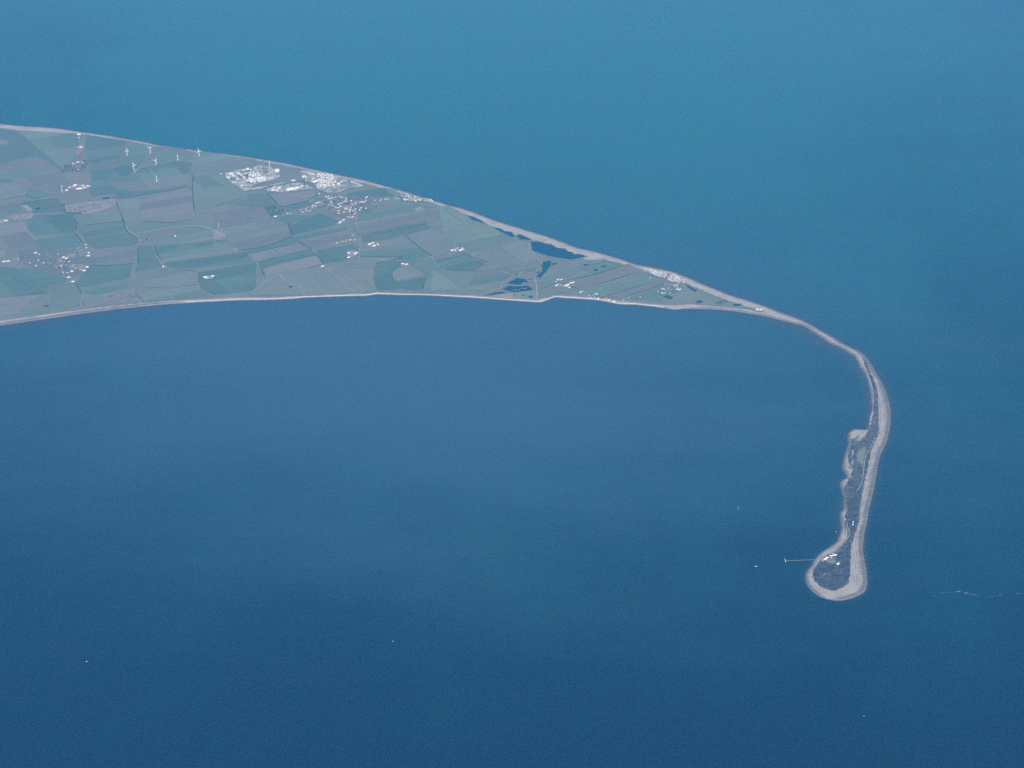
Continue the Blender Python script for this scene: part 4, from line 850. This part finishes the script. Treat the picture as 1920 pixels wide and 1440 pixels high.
put('visitor_building', 'barnw', zS([(1150, 728)], 1260, 480)[0], C_DIR, 'white sheds end building where the spit begins', 'building')
put('visitor_building', 'barn', zS([(1195, 730)], 1260, 480)[0], C_DIR, 'pale long building where the spit begins', 'building')

# ------------------------------------------------------------------ caravan parks
def park(poly, conv, row_dir, gap, pitch, where, grp, turn, cap, keep=.9):
    pw = [G(*p) for p in conv(poly)]
    ux, uy = math.cos(row_dir), math.sin(row_dir); vx, vy = -uy, ux
    a = [p[0]*ux + p[1]*uy for p in pw]; b = [p[0]*vx + p[1]*vy for p in pw]; spots = []
    t = min(b) + gap*.4
    while t < max(b):
        s = min(a)
        while s < max(a):
            x, y = s*ux + t*vx, s*uy + t*vy
            if inside((x, y), pw) and rd.random() < keep: spots.append((x, y))
            s += pitch * rd.uniform(.9, 1.15)
        t += gap * rd.uniform(.9, 1.1)
    rd.shuffle(spots)
    for x, y in spots[:cap]:
        k = rd.choice(['cara', 'cara', 'cara', 'cara2'])
        put('static_caravan', k, (x, y), row_dir + turn + rd.uniform(-.08, .08), ('white' if k == 'cara' else 'cream') + ' static caravan ' + where, 'caravan', grp, rd.uniform(1.15, 1.35), 'w')
    return len(spots)
def zP(p): return zS(p, 1200, 490, 19.2)
struct(sheet('park_road', zP([(100,330),(330,290),(620,365),(900,450),(1280,500),(1580,700),(1590,780),(1270,800),(1050,720),(880,620),(640,590),(420,490),(230,400)]), M['pl'], step=20, amp=4))
SBW = 'in the seaside caravan park above the spit'
c1 = park([(90,300),(180,255),(330,290),(500,345),(620,360),(900,435),(980,470),(900,620),(640,590),(420,490),(230,400),(130,380)], zP, C_DIR, 22, 6.2, SBW, 'caravans of the seaside park', math.pi/2, 130)
c2 = park([(1080,490),(1280,490),(1580,690),(1600,790),(1480,800),(1280,820),(1050,720),(960,690)], zP, C_DIR, 23, 6.2, SBW, 'caravans of the seaside park', math.pi/2, 110)
park([(1250,850),(1380,850),(1400,900),(1200,910)], zP, C_DIR, 26, 14, SBW, 'caravans of the seaside park', .2, 8)
def zQ(p): return zS(p, 700, 350, 13.714)
E_DIR = heading((745, 376), (738, 371))
struct(sheet('caravan_field', zQ([(640,240),(840,200),(960,230),(1120,290),(1400,320),(1540,390),(1100,410),(820,400),(690,330)]), M['g3'], step=20, amp=4))
c3 = park([(690,250),(840,200),(960,225),(1100,290),(1180,350),(1060,410),(830,400),(740,330)], zQ, E_DIR, 21, 9, 'in the cliff-top caravan park beyond the village', 'caravans of the cliff-top park', math.pi/2, 52, .8)
c4 = park([(1150,290),(1280,290),(1480,320),(1560,390),(1300,410),(1150,380)], zQ, E_DIR, 21, 9, 'in the cliff-top caravan park beyond the village', 'caravans of the cliff-top park', math.pi/2, 30, .8)
for k, x, y in [('bung',540,295),('bung',585,330),('bung',625,290),('bung',655,315),('barnw',795,360),('barnw',1085,390),('barnw',1490,345),('barnw',1500,385)]:
    put('club_building' if k == 'barnw' else 'chalet', k, zQ([(x, y)])[0], E_DIR, 'white clubhouse roof at the cliff-top caravan park' if k == 'barnw' else 'pale chalet at the village end of the cliff-top park', 'building', 'buildings of the cliff-top park')
park([(290,290),(500,260),(510,360),(290,360)], zQ, E_DIR, 25, 17, 'pitched along the lane into the cliff-top park', 'caravans along the park lane', math.pi/2, 14, .5)

# ------------------------------------------------------------------ the point: lighthouse, lookout, station, jetty
def lighthouse(px):
    x, y = G(*px); root = bpy.data.objects.new('lighthouse', None); col.objects.link(root); root.location = (x, y, ground(x, y))
    tag(root, 'black and white banded lighthouse on the narrow dune spit', 'lighthouse')
    H = 35; R_ = lambda z: 6.6 - 2.4 * z / H
    for nm, z0, z1, m in (('tower_base', -1, 3, 'black'), ('white_band', 3, 15, 'white'), ('black_band', 15, 23, 'black'), ('white_band', 23, H, 'white')):
        v, f, mi = [], [], []; cyl(v, f, mi, 0, 0, R_(z0), R_(z1), z0, z1, 0, 24); mesh_obj(nm, v, f, M[m], root)
    v, f, mi = [], [], []; cyl(v, f, mi, 0, 0, 5.2, 5.2, H, H + .8, 0, 24); mesh_obj('gallery', v, f, M['white'], root)
    v, f, mi = [], [], []; cyl(v, f, mi, 0, 0, 2.6, 2.6, H + .8, H + 4, 0, 12); ln = mesh_obj('lantern_room', v, f, M['dark'], root)
    v, f, mi = [], [], []; cyl(v, f, mi, 0, 0, 3, 2.4, H + 4, H + 4.6, 0, 12, 1.6); mesh_obj('lantern_roof', v, f, M['white'], ln)
lighthouse((1598.8, 986.2))
SP = [('white',875,722,'white lookout house at the head of the point cottages row'),('barnw',895,742,'white long roof beside the point lookout house'),('barnw',905,738,'second white roof beside the point lookout house'),('barnw',850,748,'white cottage terrace on the point'),('barnw',800,772,'white cottage terrace by the jetty road'),('barnw',775,790,'white boathouse roof by the jetty road'),
      ('bung',765,800,'cream hut beside the boathouse'),('bung',745,785,'cream hut near the jetty landing'),('barnw',945,858,'bright white station roof among the dark scrub'),('block3',955,852,'white flat-roofed station block among the dark scrub'),('white',940,845,'white house beside the station among dark scrub'),('bung',935,872,'cream hut beside the scrub station'),('bung',850,775,'cream hut on the point green')]
for k, x, y, lb in SP: put('building' if k != 'white' else 'house', k, Z6([(x, y)])[0], .15 + rd.uniform(-.2, .2), lb, 'building' if k != 'white' else 'house', None, .85)
for x in (765, 790, 815, 855): put('ruined_hut', 'block3', Z6([(x, 992)])[0], rd.uniform(-.3, .3), 'small pale ruin in the middle of the dark scrub', 'ruin', 'ruins in the scrub', .45)
def watchtower(px):
    x, y = G(*px); root = bpy.data.objects.new('watchtower', None); col.objects.link(root); root.location = (x, y, ground(x, y)); tag(root, 'white watchtower with dark glazed cab by the scrub station', 'tower')
    for nm, a in (('shaft', (-3, 3, -3, 3, -1, 15)), ('cab', (-4.6, 4.6, -4.6, 4.6, 15, 19)), ('roof', (-5.2, 5.2, -5.2, 5.2, 19, 19.8))):
        v, f, mi = [], [], []; box(v, f, mi, *a, 0); mesh_obj(nm, v, f, M['dark' if nm == 'cab' else 'white'], root)
watchtower(Z6([(948, 862)])[0])
def jetty():
    a, b = G(1528.5, 1050.4), G(1473.2, 1052.6); L = math.hypot(b[0]-a[0], b[1]-a[1]); rot = math.atan2(b[1]-a[1], b[0]-a[0])
    root = bpy.data.objects.new('jetty', None); col.objects.link(root); root.location = (*a, 0); root.rotation_euler = (0, 0, rot); tag(root, 'long thin piled jetty running out from the point', 'jetty')
    v, f, mi = [], [], []; box(v, f, mi, -4, L, -.9, .9, 5.0, 5.4, 0); mesh_obj('deck', v, f, M['wood'], root)
    for s in (-1, 1):
        v, f, mi = [], [], []; box(v, f, mi, -4, L, s*.85 - .04, s*.85 + .04, 6.1, 6.3, 0)
        for i in range(60): box(v, f, mi, i*L/60, i*L/60 + .1, s*.85 - .03, s*.85 + .03, 5.4, 6.1, 0)
        mesh_obj('railing', v, f, M['steel'], root)
    v, f, mi = [], [], []
    tube(v, f, mi, (0, .8, -3), (0, .8, 5), .3, .3, 0); tube(v, f, mi, (0, -.8, -3), (0, -.8, 5), .3, .3, 0); box(v, f, mi, -.25, .25, -1.1, 1.1, 4.5, 5.0, 0)
    pile = None
    for i in range(1, 22):
        if pile is None: pile = mesh_obj('pile_frame', v, f, M['wood'], root)
        else: o = bpy.data.objects.new('pile_frame', pile.data); col.objects.link(o); o.parent = root; pile.location = pile.location; o.location = (i * L / 22, 0, 0)
    v, f, mi = [], [], []; box(v, f, mi, L, L + 5, -30, 16, 4.9, 5.6, 0)
    for y in (-28, -14, 0, 14):
        tube(v, f, mi, (L + 1, y, -3), (L + 1, y, 5), .4, .4, 0); tube(v, f, mi, (L + 4, y, -3), (L + 4, y, 5), .4, .4, 0)
    hd = mesh_obj('jetty_head', v, f, M['white'], root)
    v, f, mi = [], [], []; gable(v, f, mi, L + .5, L + 4.5, -4, 6, 5.6, 8.2, 9.4, 0, 0, .2); mesh_obj('head_shelter', v, f, M['white'], hd)
jetty()

# ------------------------------------------------------------------ boats
def boat(px, L, rot, label, name='boat', wake=0):
    x, y = G(*px); root = bpy.data.objects.new(name, None); col.objects.link(root); root.location = (x, y, 0); root.rotation_euler = (0, 0, rot); tag(root, label, 'boat')
    L *= .8
    st = [(-.5, .13, .09), (-.25, .16, .085), (.1, .155, .09), (.35, .09, .105), (.5, .008, .12)]; v = []; f = []
    for t, w_, h in st: v += [(t*L, -w_*L, h*L), (t*L, -w_*L*.6, -.03*L), (t*L, w_*L*.6, -.03*L), (t*L, w_*L, h*L)]
    for i in range(4):
        for j in range(3): f.append((i*4+j, i*4+j+1, i*4+5+j, i*4+4+j))
        f.append((i*4+3, i*4, i*4+4, i*4+7))
    f.append((0, 1, 2, 3)); mesh_obj('hull', v, f, M['white'], root)
    v, f, mi = [], [], []; box(v, f, mi, -.22*L, .15*L, -.1*L, .1*L, .08*L, .2*L, 0); box(v, f, mi, -.1*L, .08*L, -.08*L, .08*L, .2*L, .27*L, 0); c = mesh_obj('cabin', v, f, M['white'], root)
    v, f, mi = [], [], []; box(v, f, mi, .145*L, .155*L, -.08*L, .08*L, .13*L, .18*L, 0); mesh_obj('windscreen', v, f, M['dark'], c)
    v, f, mi = [], [], []; tube(v, f, mi, (-.05*L, 0, .25*L), (-.05*L, 0, .5*L), .012*L, .006*L, 0); mesh_obj('mast', v, f, M['steel'], root)
boat((1417.5,1062.2), 26, .35, 'white motor vessel lying off the jetty head')
boat((1567.4,997), 17, 1.45, 'small white launch moored close under the spit')
boat((162.6,1240.4), 17, .1, 'lone white boat far out on the open estuary')
boat((736.8,1202.5), 14, 0, 'tiny white boat in the middle of the bay')
boat((1620,1342.5), 13, .2, 'faint small boat south of the point')

# ------------------------------------------------------------------ surf
def surf(px, wd, a0=1.0):
    pts = roughen([G(*p) for p in smooth_path(px)], 14, 5, False); nm = normals(pts); v = []; at = []; rnd = random.Random(int(px[0][0]))
    for i, ((x, y), (nx, ny)) in enumerate(zip(pts, nm)):
        e = min(1, i / 3, (len(pts) - 1 - i) / 3) * rnd.uniform(.4, 1)
        for k, al in ((-.5, 0), (0, 1), (.5, 0)): v.append((x + nx*k*wd*2, y + ny*k*wd*2, 1.9 + .1*(k == 0))); at.append(al*a0*e)
    f = [(i*3+j, i*3+j+1, i*3+4+j, i*3+3+j) for i in range(len(pts) - 1) for j in range(2)]
    o = mesh_obj('surf', v, f, M['foam']); o.data.attributes.new('depth', 'FLOAT', 'POINT').data.foreach_set('value', at); o['kind'] = 'stuff'
def zT(p): return zS(p, 1680, 1040)
surf(zT([(800,505),(850,500),(880,508)]), 8, .7); surf(zT([(915,515),(945,522),(985,525)]), 9, .7); surf(zT([(985,525),(1060,545),(1150,560)]), 8, .25); surf(zT([(1370,550),(1440,540)]), 7, .5); surf(zT([(400,402),(440,398)]), 8, .35); surf(zT([(500,540),(518,562)]), 8, .3)
surf(zT([(560,520),(680,512),(790,506)]), 6, .16); surf(zT([(1190,580),(1380,555)]), 6, .2); surf(zT([(1560,535),(1720,520)]), 6, .2); surf([(1384,948),(1384.5,958)], 14, .35)
for y in range(1008, 1075, 8): surf([(1616.5 + (y - 1008)*.1 + rd.uniform(1, 3), y), (1617.5 + (y - 1008)*.1 + 2, y + 3.5)], 6, .6)
for p in NORTH[64:84:2]: surf([(p[0] + 1.5, p[1]), (p[0] + 1.2, p[1] + 4)], 6, .45)
for i in range(34):
    j = rd.randrange(4, 88); p, q = NORTH[j], NORTH[j + 1]; t = rd.random(); x, y = p[0] + (q[0]-p[0])*t, p[1] + (q[1]-p[1])*t; L_ = math.hypot(q[0]-p[0], q[1]-p[1]); dx, dy = (q[0]-p[0])/L_, (q[1]-p[1])/L_; o_ = rd.uniform(.6, 2.2)
    surf([(x + dy*o_, y - dx*o_), (x + dy*o_ + dx*rd.uniform(3, 8), y - dx*o_ + dy*rd.uniform(3, 8))], 5, rd.uniform(.2, .5))
surf([(1589,838),(1589.5,842)], 4, .4); surf(Z5([(925,320),(940,290),(945,255)]), 5, .9); surf(Z5([(830,350),(890,343),(910,335)]), 4, .7); surf(Z4([(1110,610),(1160,670),(1185,690)]), 6, .8)

# ------------------------------------------------------------------ trees, copses, scrub
def trees(pts, where, grp, conv, jit, n_each=1, keys=('t1', 't2', 't3')):
    for x, y in pts:
        for i in range(n_each):
            p = conv([(x + rd.uniform(-jit, jit), y + rd.uniform(-jit, jit))])[0]
            put('tree', rd.choice(keys), p, rd.uniform(0, 6.28), f'dark round-crowned tree {where}', 'tree', grp, rd.uniform(.8, 1.3))
trees([(rd.uniform(30, 640), rd.uniform(250, 520)) for _ in range(0)], '', '', zV, 0)
trees([(100,380),(250,330),(400,300),(620,230),(700,300),(800,240),(860,190),(960,200),(1000,330),(1090,330),(1180,480),(1230,380),(1330,420),(1420,320),(1500,430),(980,560),(850,540),(700,400),(560,260),(330,400),(1050,190),(1120,270)], 'between houses of the big village', 'trees of the big village', zV, 30, 4)
trees([(250,450),(300,520),(380,540),(450,620),(560,560),(620,620),(680,560),(740,520),(860,600),(900,570),(800,690),(760,700),(880,680),(1000,760),(1080,790),(640,690),(1180,430),(350,480),(560,440),(720,480),(1110,520),(900,770)], 'around the estuary village houses', 'trees of the estuary village', zK, 24, 3)
trees([(520,310),(470,345),(570,320),(555,340)], 'sheltering the copse farm', 'trees at the copse farm', zA, 14, 3)
trees([(1010,815),(1050,845),(1000,845),(1210,755),(1440,900),(1455,897),(1830,815),(1880,800)], 'beside a farmyard', 'trees beside farmyards', zB, 8, 2)
trees([(1310,900),(1360,930),(1450,880),(1480,925),(1430,870),(1270,900)], 'below the seaside caravan park', 'trees below the caravan park', zM, 14, 3)
trees([(560,250),(590,235),(700,200),(740,300)], 'by the dark copse lane', 'trees on the copse lane', zV, 25, 2)
def clumps(name, polys, n_, s0, s1, mat, seed, label=None, hs=.8):
    """many small leafy clumps joined as one mass"""
    rnd = random.Random(seed); v, f = [], []
    ws = [[G(*p) for p in q] for q in polys]
    ar = [abs(sum(q[i][0]*q[i-1][1] - q[i-1][0]*q[i][1] for i in range(len(q)))) for q in ws]
    for q, a in zip(ws, ar):
        x0, x1, y0, y1 = min(p[0] for p in q), max(p[0] for p in q), min(p[1] for p in q), max(p[1] for p in q)
        need = int(n_ * a / sum(ar)); tries = 0
        while need > 0 and tries < 60 * n_:
            tries += 1; x, y = rnd.uniform(x0, x1), rnd.uniform(y0, y1)
            if not inside((x, y), q): continue
            need -= 1; s = rnd.uniform(s0, s1); z = ground(x, y); b = len(v)
            for d in ((1,0,.3),(-1,0,.3),(0,1,.3),(0,-1,.3),(0,0,1),(.6,.6,.75),(-.6,.5,.7)): v.append((x + d[0]*s*rnd.uniform(.7, 1.3), y + d[1]*s*rnd.uniform(.7, 1.3), z - .3 + d[2]*s*hs*rnd.uniform(.8, 1.3)))
            for t in ((0,2,5),(5,2,4),(0,5,4),(2,1,6),(2,6,4),(6,1,4),(1,3,4),(3,0,4)): f.append(tuple(b + k for k in t))
    o = mesh_obj(name, v, f, mat); o['kind'] = 'stuff'; return o
clumps('copse', [zA([(385,345),(440,325),(500,300),(578,290),(598,320),(560,368),(480,370),(420,380)])], 220, 5, 9, M['leaf'], 1)
clumps('copse', [zB([(385,478),(470,458),(540,500),(500,530),(425,545)])], 260, 5, 9, M['leaf'], 2)
clumps('copse', [zA([(445,642),(550,645),(548,658),(450,655)])], 50, 5, 8, M['leaf'], 3)
clumps('copse', [zB([(1020,420),(1150,400),(1330,385),(1340,395),(1160,420)]), zB([(1180,470),(1300,450),(1320,470),(1200,500)])], 90, 4, 7, M['leaf'], 4)
clumps('scrub', [Z6([(1120,610),(1100,1000),(1070,1110),(900,1205),(700,1145),(640,1070),(620,960),(700,850),(900,860),(980,700)]), Z6([(1090,20),(1230,20),(1200,390),(1110,480),(1090,330)])], 1700, 2.5, 5.5, M['scrub'], 5, hs=1.1)
clumps('scrub', [Z5([(1050,250),(1000,520),(930,660),(900,900),(860,1000),(830,1000),(900,650),(960,500)]), Z5([(680,1000),(850,1000),(800,1430),(660,1430),(640,1200)])], 620, 2.2, 4.5, M['scrub'], 6, hs=1.1)
clumps('scrub', [zA([(440,605),(690,565),(780,550),(780,580),(560,650),(445,632)]), zA([(662,1210),(858,1165),(955,1205),(972,1244),(730,1264)])], 420, 3, 6, M['leaf2'], 7)
clumps('scrub', [zS([(700,590),(760,620),(640,660),(560,640)], 1260, 480), zM([(1620,810),(1720,870),(1700,880),(1630,830)]), zM([(1320,985),(1440,990),(1400,1030)])], 160, 3, 6, M['leaf'], 8)
print('caravans', c1, c2, c3, c4, len(bpy.data.objects))

# ------------------------------------------------------------------ the air
def haze():
    m = bpy.data.materials.new('haze'); m.use_nodes = True; n = m.node_tree.nodes; n.clear()
    o = n.new('ShaderNodeOutputMaterial'); v = n.new('ShaderNodeVolumePrincipled')
    v.inputs['Color'].default_value = (*HAZE_COLOR, 1); v.inputs['Density'].default_value = HAZE_DENSITY
    v.inputs['Anisotropy'].default_value = 0.0; v.inputs['Absorption Color'].default_value = (.3, .3, .3, 1)
    m.node_tree.links.new(v.outputs[0], o.inputs['Volume'])
    a, z0, z1 = S + 2000, -3, CAM_H + 150
    vs = [(x, y, z) for z in (z0, z1) for y in (-a, a) for x in (-a, a)]
    h = mesh_obj('haze', vs, [(0, 2, 3, 1), (4, 5, 7, 6), (0, 1, 5, 4), (1, 3, 7, 5), (3, 2, 6, 7), (2, 0, 4, 6)], m)
    h['kind'] = 'stuff'
haze()
